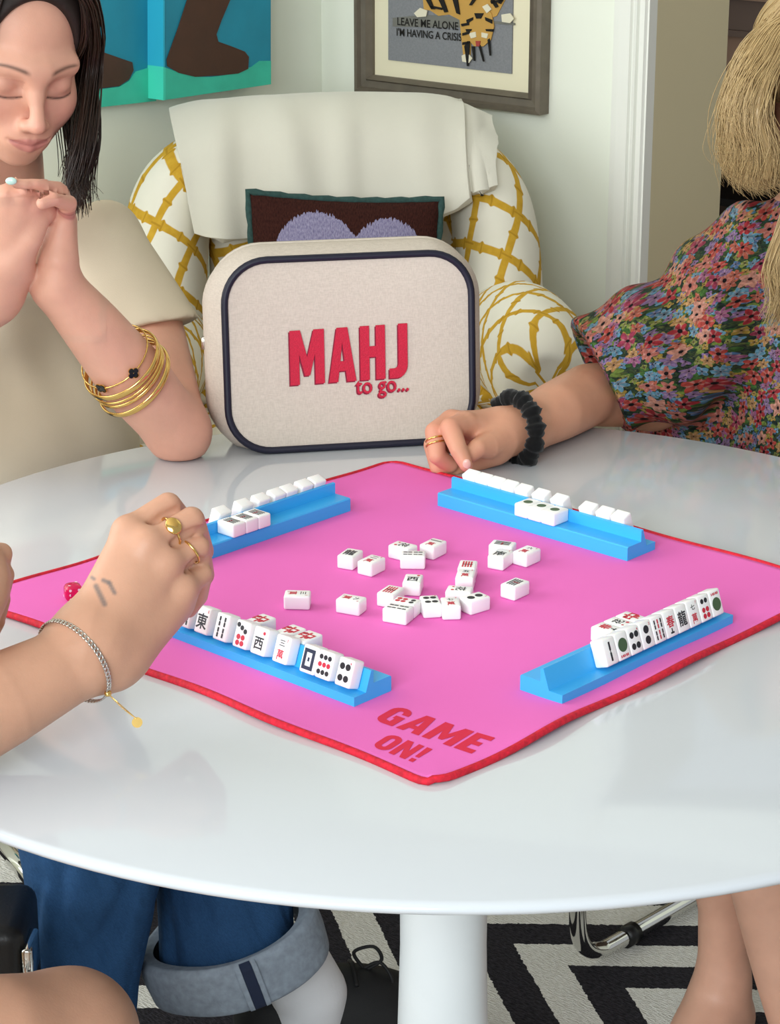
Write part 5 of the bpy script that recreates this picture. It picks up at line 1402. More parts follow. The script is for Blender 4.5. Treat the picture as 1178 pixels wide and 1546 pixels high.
for da, wd_, m_, nm, lf in ((0, 7, mat('navy_tape', '#1c2740', .9), 'seam_tape', .0025), (-5.2, 3, M_CUFF, 'seam_fray', .003), (5.2, 3, M_CUFF, 'seam_fray', .003)):
    v, f, uv = grid_vf(lambda s, t: (cuff_pt(R(best + da + (s - .5) * wd_), .16 + t * .54, lf), (s, t)), 4, 14); adopt(p1, mesh_obj(nm, v, f, m_, None, True, uvs=uv))
# seam label strip on the cuff
# sock and shoe
M_SOCK = mat('white_ribbed_sock', '#e9e9ec', .9, bump=(160, .4)); M_SHOE = mat('black_canvas', '#0c0c0e', .7, bump=(500, .2)); M_SOLE = mat('black_rubber', '#151516', .5)
S_ = Flesh(); S_.chain([jp(398, 1425, 2.375, 46), jp(440, 1452, 2.385, 57), jp(468, 1500, 2.392, 57), jp(468, 1552, 2.398, 56)], .02)
S_.rests = [lambda S: S.field(lambda X, Y, Z: Z - .016 + 0 * X + 0 * Y, 'cut')]
S_.build('sock', M_SOCK, p1, .005)
def shoe(name, heel, toe, label):
    hv = Vector(heel); tv = Vector(toe); d = (tv - hv).normalized(); sd = d.cross(ZV).normalized()
    Fm = Flesh(); Rm = np.array([A_(d), A_(sd), (0, 0, 1)])
    Fm.ell(A_(hv + d * .05 + ZV * .042), (.066, .045, .046), Rm, .02); Fm.ell(A_(tv - d * .06 + ZV * .036), (.095, .056, .038), Rm, .02); Fm.ell(A_((hv + tv) / 2 + ZV * .054), (.09, .044, .046), Rm, .03)
    Fm.keep(A_(hv - ZV * .0 + ZV * .016), (0, 0, -1), .004)
    up = Fm.build(name, M_SHOE, p1, .004); up['label'] = label
    so = Flesh(); so.ell(A_(hv + d * .05 + ZV * .012), (.070, .049, .03), Rm, .02); so.ell(A_(tv - d * .06 + ZV * .012), (.1, .059, .03), Rm, .02); so.ell(A_((hv + tv) / 2 + ZV * .012), (.1, .048, .03), Rm, .03)
    so.keep(A_(hv + ZV * .0005), (0, 0, -1)); so.keep(A_(hv + ZV * .02), (0, 0, 1)); adopt(p1, so.build('shoe_sole', M_SOLE, None, .004))
    return d, sd
sh_h = PZ(372, 1582, .0095); sh_t = PZ(640, 1556, .0095); sh_h.z = sh_t.z = .0095
shoe('shoe', Vector((-.35, 2.33, .0095)), Vector((-.27, 2.12, .0095)), 'black lace-up shoe')
S3_ = Flesh(); S3_.chain([(A_((-.352, 2.285, .16)), .045), (A_((-.335, 2.285, .06)), .04)], .02); S3_.build('sock', M_SOCK, p1, .005)
d, sd = shoe('shoe', sh_h, sh_t, 'black lace-up shoe')
lc = MB()
for k in range(3):
    p = sh_h + (sh_t - sh_h) * (.6 + .1 * k) + ZV * (.098 - .012 * k)
    q = [p - sd * .03 - ZV * .008, p + ZV * .004, p + sd * .03 - ZV * .008]; v, f, uv = tube_vf(catmull(q, 6), .0028, 6); lc.add(v, f, uv)
p = sh_h + (sh_t - sh_h) * .66 + ZV * .096
v, f, uv = tube_vf(catmull([p, p + Vector((-.012, 0, .022)), p + Vector((.012, 0, .03)), p + Vector((.022, 0, .012)), p + Vector((.004, 0, -.002))], 6), .0024, 6); lc.add(v, f, uv)
v, f, uv = tube_vf(catmull([p, p + Vector((.02, 0, .008)), p + Vector((.035, -.01, -.01)), p + Vector((.03, -.012, -.03))], 6), .0024, 6); lc.add(v, f, uv)
adopt(p1, lc.build('shoelace', M_SHOE, None, True))

# ------------------------------------------------------------------ person in the floral dress
p2 = empty('person', (.66, 2.8, .009)); tag(p2, 'person in a colourful floral dress pointing a finger down at the mat', 'person')
g = G('floral_print', .75, .2)
uvc = g.coord('UV'); wb = g.noise(uvc, 30, 2)
x0, y0, _ = g.sep(uvc)
x = g.m_('ADD', x0, g.m_('MULTIPLY', g.m_('SUBTRACT', wb, .5), .012)); y = g.m_('ADD', y0, g.m_('MULTIPLY', g.m_('SUBTRACT', wb, .5), -.010)); uvc = g.comb(x, y)
leafn = g.noise(g.comb(g.m_('MULTIPLY', x, 1.0), g.m_('MULTIPLY', y, 1.6)), 95, 3)
base = g.ramp(leafn, [(.25, '#141d24'), (.42, '#22332a'), (.5, '#435230'), (.56, '#1c262f'), (.64, '#66703c'), (.8, '#2b3842')])
lv = g.vor(g.comb(g.m_('MULTIPLY', x, .55), y), 120); base = g.mix(g.m_('MULTIPLY', g.m_('LESS_THAN', lv['Distance'], .32), .6), base, g.ramp(g.sep(lv['Color'])[0], [(.0, '#4c7a35'), (.4, '#8fa548'), (.7, '#2c4a3d'), (1, '#5a7f8a')], 'CONSTANT'))
def flowers(col, scale, size, petals, offx, cols, keep, eye):
    vc = g.comb(g.m_('ADD', x, offx), g.m_('ADD', y, offx * .7))
    V = g.vor(vc, scale, .9); px_, py_, _ = g.sep(V['Position']); r1, r2, r3 = g.sep(V['Color'])
    ax_, ay_, _ = g.sep(vc); dx = g.m_('SUBTRACT', ax_, px_); dy = g.m_('SUBTRACT', ay_, py_)
    rr = g.m_('SQRT', g.m_('ADD', g.m_('MULTIPLY', dx, dx), g.m_('MULTIPLY', dy, dy))); an = g.m_('ADD', g.m_('ARCTAN2', dy, dx), g.m_('MULTIPLY', r1, 6.28))
    pet = g.m_('MULTIPLY', g.m_('ADD', .78, g.m_('MULTIPLY', g.m_('COSINE', g.m_('MULTIPLY', an, petals)), .22)), size)
    pet = g.m_('MULTIPLY', pet, g.m_('ADD', .75, g.m_('MULTIPLY', r3, .5)))
    ins = g.m_('MULTIPLY', g.m_('LESS_THAN', rr, pet), g.m_('GREATER_THAN', r2, keep))
    c = g.ramp(r1, cols, 'CONSTANT')
    sh_ = g.m_('DIVIDE', rr, size); c = g.mix(g.m_('MULTIPLY', g.smooth(g.m_('ABSOLUTE', g.m_('SINE', g.m_('MULTIPLY', an, petals * .5))), .75, 1.0), .35), c, rgb('#d9b3a6'))
    c = g.mix(g.m_('MULTIPLY', g.smooth(sh_, .55, .0), .45), c, rgb('#5a1f2a'))
    c = g.mix(g.m_('LESS_THAN', sh_, eye), c, rgb('#171012'))
    return g.mix(ins, col, c)
c = flowers(base, 110, .0052, 4, .31, [(0, '#6597b4'), (.25, '#a88c3e'), (.45, '#8e72a0'), (.65, '#828e44'), (.85, '#50739a')], .25, .12)
c = flowers(c, 70, .0082, 6, .77, [(0, '#a05f84'), (.2, '#6d9cb2'), (.4, '#b8604c'), (.6, '#8d729c'), (.8, '#c0935c')], .35, .10)
c = flowers(c, 50, .0100, 5, .13, [(0, '#a8333a'), (.3, '#c47466'), (.5, '#b5483f'), (.68, '#cf907c'), (.85, '#a23e56')], .35, .2)
c = g.mix(.85, c, g.ramp(g.noise(uvc, 260, 3), [(.3, '#8c8c8c'), (.7, '#ffffff')]), 'MULTIPLY')
g.bump(g.noise(uvc, 300, 2), .15, .001); M_FLORAL = g.out(c)
M2, c2 = head_matrix(PY(1248, 176, 2.76), (-.16, -.92, -.34), R(-4), 1.0)
B = Flesh(); W2_ = head_forms(B, M2, c2)
hipc = (A_((.663, 2.718, .53)), .14)
ch2 = (A_((.63, 2.86, .86)), .12); nb2 = (A_((.60, 2.86, 1.0)), .058)
B.cap((W2_(0, -.02, -.075), .05), nb2, .02); B.chain([hipc, ch2], .05); B.cap(nb2, ch2, .04)
s2 = jp(1105, 440, 2.86, 55); B.cap(nb2, s2, .03)
el = jp(985, 596, 2.765, 50)
B.chain([s2, el], .015)
fa = jp(890, 596, 2.655, 48); fb = jp(838, 622, 2.555, 46); wr2 = jp(790, 648, 2.50, 38)
B.chain([el, fa, fb, wr2], .02)
s2r = (A_((.76, 2.80, .95)), .05); B.cap(nb2, s2r, .03); er = (A_((.80, 2.58, .80)), .042); B.chain([s2r, er, (A_((.62, 2.42, .785)), .032), (A_((.57, 2.36, .775)), .03)], .02)
hq = (A_((.545, 2.33, .768)), .026); B.cap((A_((.57, 2.36, .775)), .03), hq, .012)
for k in range(4):
    o_ = np.array((.018 - .013 * k, -.006 * k, .004)); b0 = hq[0] + np.array((-.012, -.016, .002)) + o_ * np.array((1, 1, 1)) - np.array((.004, -.004, 0)); d_ = np.array((-.62, -.78, -.02))
    B.chain([(b0, .0105), (b0 + d_ * .034, .0092), (b0 + d_ * .056 + np.array((0, 0, -.006)), .0082), (b0 + d_ * .072 + np.array((0, 0, -.014)), .0072)], .004)
B.chain([(hq[0] + np.array((-.016, .014, 0)), .013), (hq[0] + np.array((-.045, .006, -.006)), .010), (hq[0] + np.array((-.066, -.008, -.010)), .0085)], .006)
# pointing hand
hp = jp(757, 653, 2.475, 37)
B.cap(wr2, hp, .012)
iM, mM, rM, pM = jp(703, 640, 2.44, 18), jp(682, 637, 2.455, 18), jp(668, 652, 2.468, 16), jp(664, 672, 2.475, 14)
for m_ in (iM, mM, rM, pM): B.cap((hp[0], hp[1] * .75), m_, .014)
idx = [iM, jp(680, 646, 2.415, 16), jp(693, 680, 2.395, 13.5), jp(704, 702, 2.385, 10.5)]
mid = [mM, jp(657, 652, 2.43, 15.5), jp(660, 688, 2.415, 13.5), jp(680, 702, 2.425, 12)]
rng = [rM, jp(654, 672, 2.448, 14.5), jp(662, 706, 2.43, 13), jp(686, 712, 2.435, 11)]
pin = [pM, jp(662, 692, 2.46, 12.5), jp(676, 716, 2.445, 11), jp(696, 714, 2.45, 10)]
thb = [jp(757, 662, 2.455, 27), jp(737, 672, 2.43, 21), jp(722, 676, 2.412, 15), jp(709, 688, 2.405, 12)]
for q in (idx, mid, rng, pin): B.chain(q, .004)
B.chain(thb, .008)
B.cap(jp(745, 680, 2.455, 24), jp(700, 700, 2.45, 18), .012)
# legs
kn1 = (A_((.386, 2.405, .50)), .052); kn2 = (A_((.477, 2.316, .50)), .052)
B.chain([hipc, kn1], .03); B.chain([hipc, kn2], .03)
ak = jp(1092, 1478, 2.40, 38)
B.chain([kn1, (A_((.385, 2.398, .34)), .046), jp(1092, 1370, 2.405, 38), ak], .02)
B.chain([ak, jp(1078, 1530, 2.40, 46), jp(1045, 1590, 2.36, 40)], .02); B.cap(jp(1085, 1515, 2.40, 44), jp(1020, 1620, 2.33, 34), .02)
B.chain([kn2, jp(1160, 1330, 2.32, 60), jp(1190, 1460, 2.31, 54), jp(1222, 1600, 2.30, 44), jp(1228, 1690, 2.30, 38)], .02)
for hx, hy in ((.405, 2.395), (.498, 2.285)):
    B.chain([(A_((hx + .01, hy + .02, .045)), .034), (A_((hx - .02, hy - .03, .05)), .036), (A_((hx - .055, hy - .085, .032)), .028), (A_((hx - .075, hy - .115, .026)), .02)], .02)
hlo, hhi = box_of(idx + mid + rng + pin + thb + [wr2], .03)
def col2(V):
    cols = flat_col(V, SK2); cols = head_colour(V, M2, c2, 1, SK2, rgb('#b8696a'), rgb('#8a6a48'), cols)
    leg = (V[:, 2] < .6); cols[leg] = np.array(rgb('#c99a83')[:3])
    for q, rad in ((idx[3], .012), (mid[1], .014), (rng[1], .014), (idx[1], .014), (mM, .015)):
        m = np.exp(-(np.linalg.norm(V - q[0], axis=1) / rad) ** 2)[:, None] * .4; cols = cols * (1 - m) + np.array(rgb('#d88a76')[:3]) * m
    return cols
B.rests = [SEAT2, on_table, on_rug]
B.build('body', M_SK2, p2, .006, [(hlo, hhi, .0017), (c2 - np.array((.12, .12, .11)), c2 + np.array((.12, .12, .15)), .0022)], col2)
it = idx[3][0]; S = SDF(it - .015, it + .015, .0008); S.ell(it + np.array((.0005, -.0058, .0028)), (.0048, .0022, .0062)); v, q = S.mesh(1); adopt(p2, fast_mesh('nail', v, q, mat('bare_nail', '#e6b3a4', .3)))
# dress with a wide sleeve
D = Flesh()
D.chain([(hipc[0], .16), (A_((.635, 2.80, .76)), .15), (ch2[0], .145)], .06); D.cap((nb2[0] - np.array((0, 0, .03)), .075), (ch2[0], .14), .05)
sv = [jp(1200, 430, 2.86, 118), jp(1120, 475, 2.83, 122), jp(1005, 530, 2.745, 108), jp(885, 572, 2.665, 92)]
D.chain(sv, .05); D.chain([jp(1222, 372, 2.86, 96), jp(1120, 452, 2.84, 110)], .04); D.chain([(A_((.78, 2.80, .93)), .085), (A_((.80, 2.60, .83)), .07)], .04)
D.chain([(A_((.635, 2.76, .64)), .15), jp(1120, 640, 2.86, 110), jp(1030, 655, 2.83, 78)], .06)
D.chain([(hipc[0], .15), (A_((.45, 2.50, .525)), .10)], .05); D.chain([(hipc[0], .15), (A_((.545, 2.41, .525)), .10)], .05)
hp_a = A_(PY(866, 480, 2.66)); hp_b = A_(PY(943, 640, 2.66)); hc = (hp_a + hp_b) / 2
hd = np.cross(hp_b - hp_a, A_(FW)); hd /= np.linalg.norm(hd)
if hd[0] > 0: hd = -hd
def dress_extra(S):
    bl, X, Y, Z = S.block(S.lo, S.lo + S.n * S.h, 0)
    fold = .006 * np.sin(X * 62 + Z * 34 + .8) * np.exp(-((X - .33) / .12) ** 2) + .011 * np.sin((X - Z * .35) * 48) * np.exp(-((X - .48) / .1) ** 2)
    S.F += fold.astype(np.float32)
    d1 = (X - hc[0]) * hd[0] + (Y - hc[1]) * hd[1] + (Z - hc[2]) * hd[2]
    near = np.sqrt((X - hc[0]) ** 2 + (Y - hc[1]) ** 2 + (Z - hc[2]) ** 2) < .2
    S.F[...] = np.where(near, np.maximum(S.F, d1), S.F)
    S.cap(sv[3][0] + hd * .05, sv[2][0], sv[3][1] * .88, sv[3][1] * .66, .004, 'cut')
    tabd = TABLE_Z - .0 - Z
    rr = np.sqrt((X - TC.x) ** 2 + (Y - TC.y) ** 2)
    slab_ = np.maximum(np.maximum(Z - (TABLE_Z + .004), (TABLE_Z - .035) - Z), rr - .615)
    S.F[...] = np.maximum(S.F, -slab_)
    S.cap(nb2[0], W2_(0, -.02, -.075), .066, .07, .004, 'cut')
D.rests = [SEAT2, on_table]
D.build('dress', M_FLORAL, p2, .005, uvfn=planar_uv, extra=dress_extra, smooth=2)
# wavy blonde hair
cap_hair('hair', M2, c2, 1, M_HAIR2, p2, .014)
h2 = lambda x, y, z: Vector(W2_(x, y, z))
def near_side(q):   # guide down the side of the head that the camera sees
    return q
g2 = [[h2(.01, .04, .125), Vector(PY(1196, 40, 2.74)), Vector(PY(1172, 92, 2.71)), Vector(PY(1152, 130, 2.69)), Vector(PY(1144, 180, 2.68)), Vector(PY(1160, 232, 2.68)), Vector(PY(1158, 268, 2.69)), Vector(PY(1170, 276, 2.69))],
      [h2(.01, .03, .13), Vector(PY(1180, 36, 2.76)), Vector(PY(1146, 86, 2.74)), Vector(PY(1128, 130, 2.73)), Vector(PY(1124, 180, 2.72)), Vector(PY(1138, 226, 2.72)), Vector(PY(1136, 262, 2.73)), Vector(PY(1152, 276, 2.73))],
      [h2(.01, .01, .132), Vector(PY(1172, 36, 2.80)), Vector(PY(1136, 80, 2.79)), Vector(PY(1118, 128, 2.79)), Vector(PY(1112, 178, 2.79)), Vector(PY(1114, 224, 2.79)), Vector(PY(1124, 256, 2.79)), Vector(PY(1146, 276, 2.79))],
      [h2(.01, -.01, .132), Vector(PY(1168, 40, 2.85)), Vector(PY(1134, 84, 2.86)), Vector(PY(1118, 134, 2.87)), Vector(PY(1110, 184, 2.87)), Vector(PY(1112, 230, 2.87)), Vector(PY(1126, 260, 2.86)), Vector(PY(1148, 278, 2.85))],
      [h2(.01, -.04, .13), Vector(PY(1180, 50, 2.9)), Vector(PY(1146, 96, 2.92)), Vector(PY(1134, 140, 2.92)), Vector(PY(1128, 190, 2.92)), Vector(PY(1132, 240, 2.92)), Vector(PY(1150, 275, 2.9)), Vector(PY(1165, 285, 2.89))],
      [h2(-.02, .04, .125), h2(-.06, .05, .09), h2(-.085, .04, .03), h2(-.09, .03, -.04), h2(-.08, .05, -.11)],
      [h2(-.02, .0, .135), h2(-.07, .0, .1), h2(-.096, -.01, .03), h2(-.1, -.01, -.05), h2(-.085, .02, -.12)],
      [Vector(PY(1215, 240, 2.70)), Vector(PY(1192, 330, 2.68)), Vector(PY(1172, 400, 2.68)), Vector(PY(1180, 450, 2.68)), Vector(PY(1166, 495, 2.68))]]
hm = Flesh()
for g_ in g2[:5]: hm.chain([(A_(q), .0065 if k else .014) for k, q in enumerate(resample(g_, 14)[:12])], .02)
hm.build('hair_mass', M_HAIR2, p2, .004); crown_strands(M2, c2, M_HAIR2, p2, 1700, .0010, 22, .014)
strands('hair_locks', g2[:5], 3200, .0008, .0085, M_HAIR2, p2, 11, wav=.009)
strands('hair_locks', g2[5:7], 500, .0012, .009, M_HAIR2, p2, 12, wav=.005)
strands('hair_locks', g2[7:], 320, .0007, .0065, M_HAIR2, p2, 14, wav=.005)
strands('loose_hair', g2[:5], 60, .0005, .013, M_HAIR2, p2, 13, wav=.012)

# ------------------------------------------------------------------ person reaching in with a tattooed hand
p3 = empty('person', (-.78, 1.42, .009)); tag(p3, 'person with bare knee and tattooed hand reaching for the rack beside the red die', 'person')
B = Flesh()
M3, c3 = head_matrix(Vector((-.62, 1.52, 1.26)), (.85, .45, -.28), 0, 1.0)
W3_ = head_forms(B, M3, c3)
hip3 = (A_((-.84, 1.40, .58)), .14); ch3 = (A_((-.80, 1.42, .92)), .12); nk3 = (A_((-.77, 1.44, 1.08)), .055)
B.cap((W3_(0, -.02, -.075), .05), nk3, .02); B.chain([hip3, ch3], .05); B.cap(nk3, ch3, .04)
sA = (A_((-.70, 1.29, 1.0)), .05); sB = (A_((-.84, 1.60, 1.0)), .05); B.cap(sA, nk3, .03); B.cap(sB, nk3, .03)
e3 = jp(-190, 1142, 1.60, 84); B.chain([sA, (A_((-.57, 1.42, .88)), .045), e3], .015)
fo = jp(0, 1058, 1.665, 72); wr3 = jp(108, 1002, 1.705, 58); wr3b = jp(135, 978, 1.718, 52)
B.chain([e3, jp(-90, 1102, 1.635, 82), fo, wr3, wr3b], .02)
I3, M3m, R3, P3 = jp(194, 804, 1.772, 23), jp(225, 822, 1.762, 23), jp(253, 850, 1.762, 22), jp(277, 888, 1.768, 20)
bs = [jp(128, 952, 1.725, 30), jp(142, 965, 1.718, 32), jp(156, 982, 1.718, 32), jp(170, 1000, 1.724, 30)]
for b_, m_ in zip(bs, (I3, M3m, R3, P3)): B.cap(wr3b, b_, .02); B.cap(b_, m_, .02)
B.cap(jp(150, 945, 1.735, 34), jp(205, 850, 1.775, 30), .02); B.cap(jp(190, 980, 1.735, 36), jp(262, 912, 1.775, 30), .02)
F3 = [[I3, jp(254, 763, 1.795, 20), jp(286, 800, 1.835, 17), jp(288, 842, 1.85, 15)],
      [M3m, jp(289, 785, 1.785, 20.5), jp(306, 832, 1.825, 17), jp(292, 872, 1.842, 15)],
      [R3, jp(299, 826, 1.782, 18.5), jp(308, 868, 1.815, 16), jp(292, 896, 1.83, 14)],
      [P3, jp(305, 866, 1.785, 16.5), jp(300, 900, 1.805, 14), jp(285, 920, 1.815, 13)]]
for q in F3: B.chain(q, .003)
B.chain([jp(150, 930, 1.75, 30), jp(200, 850, 1.81, 24), jp(250, 850, 1.85, 19), jp(280, 870, 1.86, 16)], .012)
for q in (I3, M3m, R3, P3): B.ball((q[0] + np.array((0, -.005, .003)), q[1] * .8), .012)
B.crease([(222, 797), (246, 780), (268, 768), (282, 756)], .0030, .005); B.crease([(254, 826), (276, 808), (298, 800), (312, 795)], .0030, .005); B.crease([(276, 862), (296, 847), (314, 845)], .0028, .005)
# other hand, just inside the edge of the frame
w4 = jp(-60, 930, 1.66, 50); e4 = (A_((-.62, 1.78, .80)), .042); B.chain([sB, (A_((-.78, 1.72, .88)), .045), e4, w4], .015)
h4 = jp(-38, 885, 1.69, 44); B.cap(w4, h4, .02)
for a, b, c_ in ((jp(-22, 838, 1.70, 20), jp(2, 836, 1.715, 17), jp(-4, 872, 1.735, 15)), (jp(-18, 868, 1.70, 20), jp(5, 868, 1.71, 17), jp(-2, 905, 1.73, 15)), (jp(-20, 900, 1.70, 19), jp(0, 905, 1.71, 16), jp(-6, 935, 1.725, 14)), (jp(-26, 925, 1.70, 17), jp(-6, 938, 1.71, 14), jp(-14, 958, 1.72, 12))):
    B.cap(h4, a, .015); B.chain([a, b, c_], .004)
# bare legs
kn = jp(105, 1566, 1.66, 98); kn_b = (A_((-.56, 1.80, .46)), .056)
B.chain([hip3, (A_((-.62, 1.48, .545)), .085), jp(0, 1572, 1.61, 100), kn], .03); B.chain([kn, (A_((-.24, 1.68, .30)), .055), (A_((-.26, 1.64, .09)), .036), (A_((-.18, 1.70, .045)), .034)], .02)
B.chain([hip3, (A_((-.66, 1.66, .50)), .08), kn_b], .03); B.chain([kn_b, (A_((-.56, 1.81, .28)), .052), (A_((-.58, 1.78, .08)), .036), (A_((-.50, 1.84, .045)), .034)], .02)
tat = [(A_(PY(145, 884, 1.70)), A_(PY(158, 913, 1.70)), 4.0), (A_(PY(157, 876, 1.70)), A_(PY(173, 895, 1.70)), 3.5), (A_(PY(140, 870, 1.70)), A_(PY(143, 874, 1.70)), 3)]
def col3(V):
    cols = flat_col(V, SK3)
    d = V - A_(CAMP); fwd = d @ A_(FW); px = 589 + FPX * d[:, 0] / fwd; py = 773 - FPX * (d @ A_(UPV)) / fwd
    P = np.stack([px, py], 1)
    def s2(a, b):
        a = np.array(a, float); b = np.array(b, float); q = b - a; t = np.clip(((P - a) @ q) / (q @ q), 0, 1); return np.linalg.norm(P - a - t[:, None] * q, axis=1)
    hand = (np.abs(V[:, 1] - 1.72) < .06) & (V[:, 2] > .78)
    for a, b, w in (((145, 885), (158, 912), 4.2), ((156, 876), (165, 880), 3.4), ((165, 880), (173, 895), 3.4), ((139, 872), (142, 874), 3)):
        m = (np.clip(1.4 - s2(a, b) / w, 0, 1) * hand * .8)[:, None]; cols = cols * (1 - m) + np.array(rgb('#6b625f')[:3]) * m
    for q in (F3[0][1], F3[1][1], F3[2][1], I3, M3m, R3):
        m = np.exp(-(np.linalg.norm(V - q[0], axis=1) / .013) ** 2)[:, None] * .22; cols = cols * (1 - m) + np.array(rgb('#d38f78')[:3]) * m
    return cols
lo3, hi3 = box_of([wr3b, I3, fo, jp(-40, 1080, 1.65, 1)] + F3[0] + F3[1] + F3[2] + F3[3], .032)
B.rests = [SEAT3, on_table, on_rug]
B.build('body', M_SK3, p3, .006, [(lo3, hi3, .0016)], col3)
T3 = Flesh(); T3.chain([(hip3[0], .155), (ch3[0], .135)], .05); T3.cap((sA[0], .062), (nk3[0] - np.array((0, 0, .03)), .07), .04); T3.cap((sB[0], .062), (nk3[0] - np.array((0, 0, .03)), .07), .04)
T3.cap((sA[0], .062), (A_((-.60, 1.40, .90)), .06), .03); T3.cap((sB[0], .062), (A_((-.80, 1.69, .90)), .06), .03)
T3.rests = [SEAT3]; T3.build('shirt', mat('tan_cotton', '#c9ad84', .9), p3, .008)
T4 = Flesh(); T4.cap((hip3[0], .158), (A_((-.62, 1.48, .545)), .10), .04); T4.cap((hip3[0], .158), (A_((-.67, 1.65, .51)), .095), .04); T4.rests = [SEAT3]; T4.build('shorts', M_DENIM, p3, .008)
cap_hair('hair', M3, c3, 1, M_HAIR3, p3, .016, h=.005); crown_strands(M3, c3, M_HAIR3, p3, 900, .0012, 23, .016, 125)
# ================================================================== chrome chairs, jewellery, small things
M_CHROME = mat('chrome', '#d9d9d6', .08, 1.0); M_LEATHER = mat('black_leather', '#111113', .4, bump=(300, .25)); M_GOLD = mat('gold', '#e6c071', .16, 1.0); M_SILVER = mat('silver', '#cfc9c2', .2, 1.0); M_ONYX = mat('black_onyx', '#08080a', .15)
def cantilever(A, back, side, label, depth=.44, width=.44, hz=.445, back_in=0.0, ds=1.0, seat0=.03):
    """tubular chair; A = floor bend of one side frame, back = horizontal direction to the rear, side = towards the other frame"""
    c = A + back * depth * .5 + side * width * .5; e = empty('chrome_chair', (c.x, c.y, .009)); tag(e, label, 'chair', 'chrome cantilever chairs')
    rt = .0115; z0 = .009 + rt * 1.3 + .0002
    for k in (0, 1):
        o = A + side * (width * k); o = Vector((o.x, o.y, 0))
        P = lambda b, z: o + back * (b * (ds if b > .13 else 1)) + ZV * z
        pts = [P(.46, z0), P(.3, z0), P(.10, z0), P(.045, z0 + .004), P(.012, z0 + .028), P(0, z0 + .075), P(0, .2), P(0, hz - .10), P(.004, hz - .05), P(.03, hz - .012), P(.07, hz), P(.2, hz), P(.36, hz - .005), P(.42, hz + .01), P(.445, hz + .06), P(.465, hz + .14), P(.485, hz + .22)]
        v, f, uv = tube_vf(catmull(pts, 5), rt, 14); adopt(e, mesh_obj('side_tube', v, f, M_CHROME, smooth=True))
        v, f, uv = tube_vf([P(.10, z0), P(.122, z0)], rt * 1.3, 14); adopt(e, mesh_obj('floor_glide', v, f, M_LEATHER, smooth=True))
    for b, z in ((.46 * ds, z0), (.36 * ds, hz - .022)):
        v, f, uv = tube_vf([A * 1 + back * b - Vector((0, 0, A.z)) + ZV * z, A + back * b + side * width - Vector((0, 0, A.z)) + ZV * z], rt, 12); adopt(e, mesh_obj('cross_tube', v, f, M_CHROME, smooth=True))
    def panel(name, b0, z0_, b1, z1_, cutw=0.0):
        V = []; 
        o = Vector((A.x, A.y, 0)); nrm = (back * (b1 - b0) + ZV * (z1_ - z0_)).cross(side).normalized()
        q = [o + back * b0 + ZV * z0_ - side * .012, o + back * b1 + ZV * z1_ - side * .012, o + back * b1 + ZV * z1_ + side * (width + .012 - cutw), o + back * b0 + ZV * z0_ + side * (width + .012 - cutw)]
        v = [p + nrm * .014 for p in q] + [p - nrm * .014 for p in q]
        ob = mesh_obj(name, v, [(0,1,2,3),(4,7,6,5),(0,4,5,1),(1,5,6,2),(2,6,7,3),(3,7,4,0)], M_LEATHER); bv = ob.modifiers.new('bevel', 'BEVEL'); bv.width = .01; bv.segments = 3; adopt(e, ob)
    panel('seat', seat0, hz + .008, .40 * ds, hz + .004); panel('backrest', .447 * ds, hz + .05, .485 * ds, hz + .22, back_in)
    return e
cantilever(CH2_A, CH2_BACK, CH2_SIDE, 'chrome tube chair with black seat under the person in the floral dress', ds=CH2_DS, seat0=.07)
ch_1 = cantilever(CH1_A, -CH1_F, CH1_SIDE, 'chrome tube chair with black seat under the person in the cream T-shirt')
q_ = CH1_MID + CH1_F * .20; r_e = CH1_MID - CH1_F * .22
v, f, uv = tube_vf([Vector((q_.x, q_.y, .022)), Vector((r_e.x, r_e.y, .022))], .0115, 14); adopt(ch_1, mesh_obj('floor_tube', v, f, M_CHROME, smooth=True))
ends_ = [CH1_A - CH1_F * .04 + ZV * .022, CH1_A - CH1_F * .04 + CH1_SIDE * .44 + ZV * .022]
v, f, uv = tube_vf(ends_, .0115, 12); adopt(ch_1, mesh_obj('cross_tube', v, f, M_CHROME, smooth=True))
cantilever(CH3_A, -CH3_F, CH3_SIDE, 'chrome tube chair with black seat under the person with the bare knee')
# black bag on the floor by the knees
kb = empty('black_bag', Vector((-.47, 2.16, .009))); tag(kb, 'black leather bag with a metal clasp on the rug beside the jeans', 'bag')
me = rbox_mesh('bag_body', (.16, .12, .33), .018, 4, M_LEATHER); o = bpy.data.objects.new('bag_body', me); link(o); o.location = (PY(40, 1440, 2.12).x - .08, 2.16, .1745); adopt(kb, o)
cx_ = PY(40, 1440, 2.12).x
me = rbox_mesh('clasp', (.012, .05, .04), .003, 2, M_CHROME); o = bpy.data.objects.new('clasp', me); link(o); o.location = (cx_ + .0035, 2.125, .298); adopt(kb, o)
me = rbox_mesh('clasp', (.016, .02, .018), .003, 2, M_CHROME); o = bpy.data.objects.new('clasp', me); link(o); o.location = (cx_ + .004, 2.105, .262); adopt(kb, o)

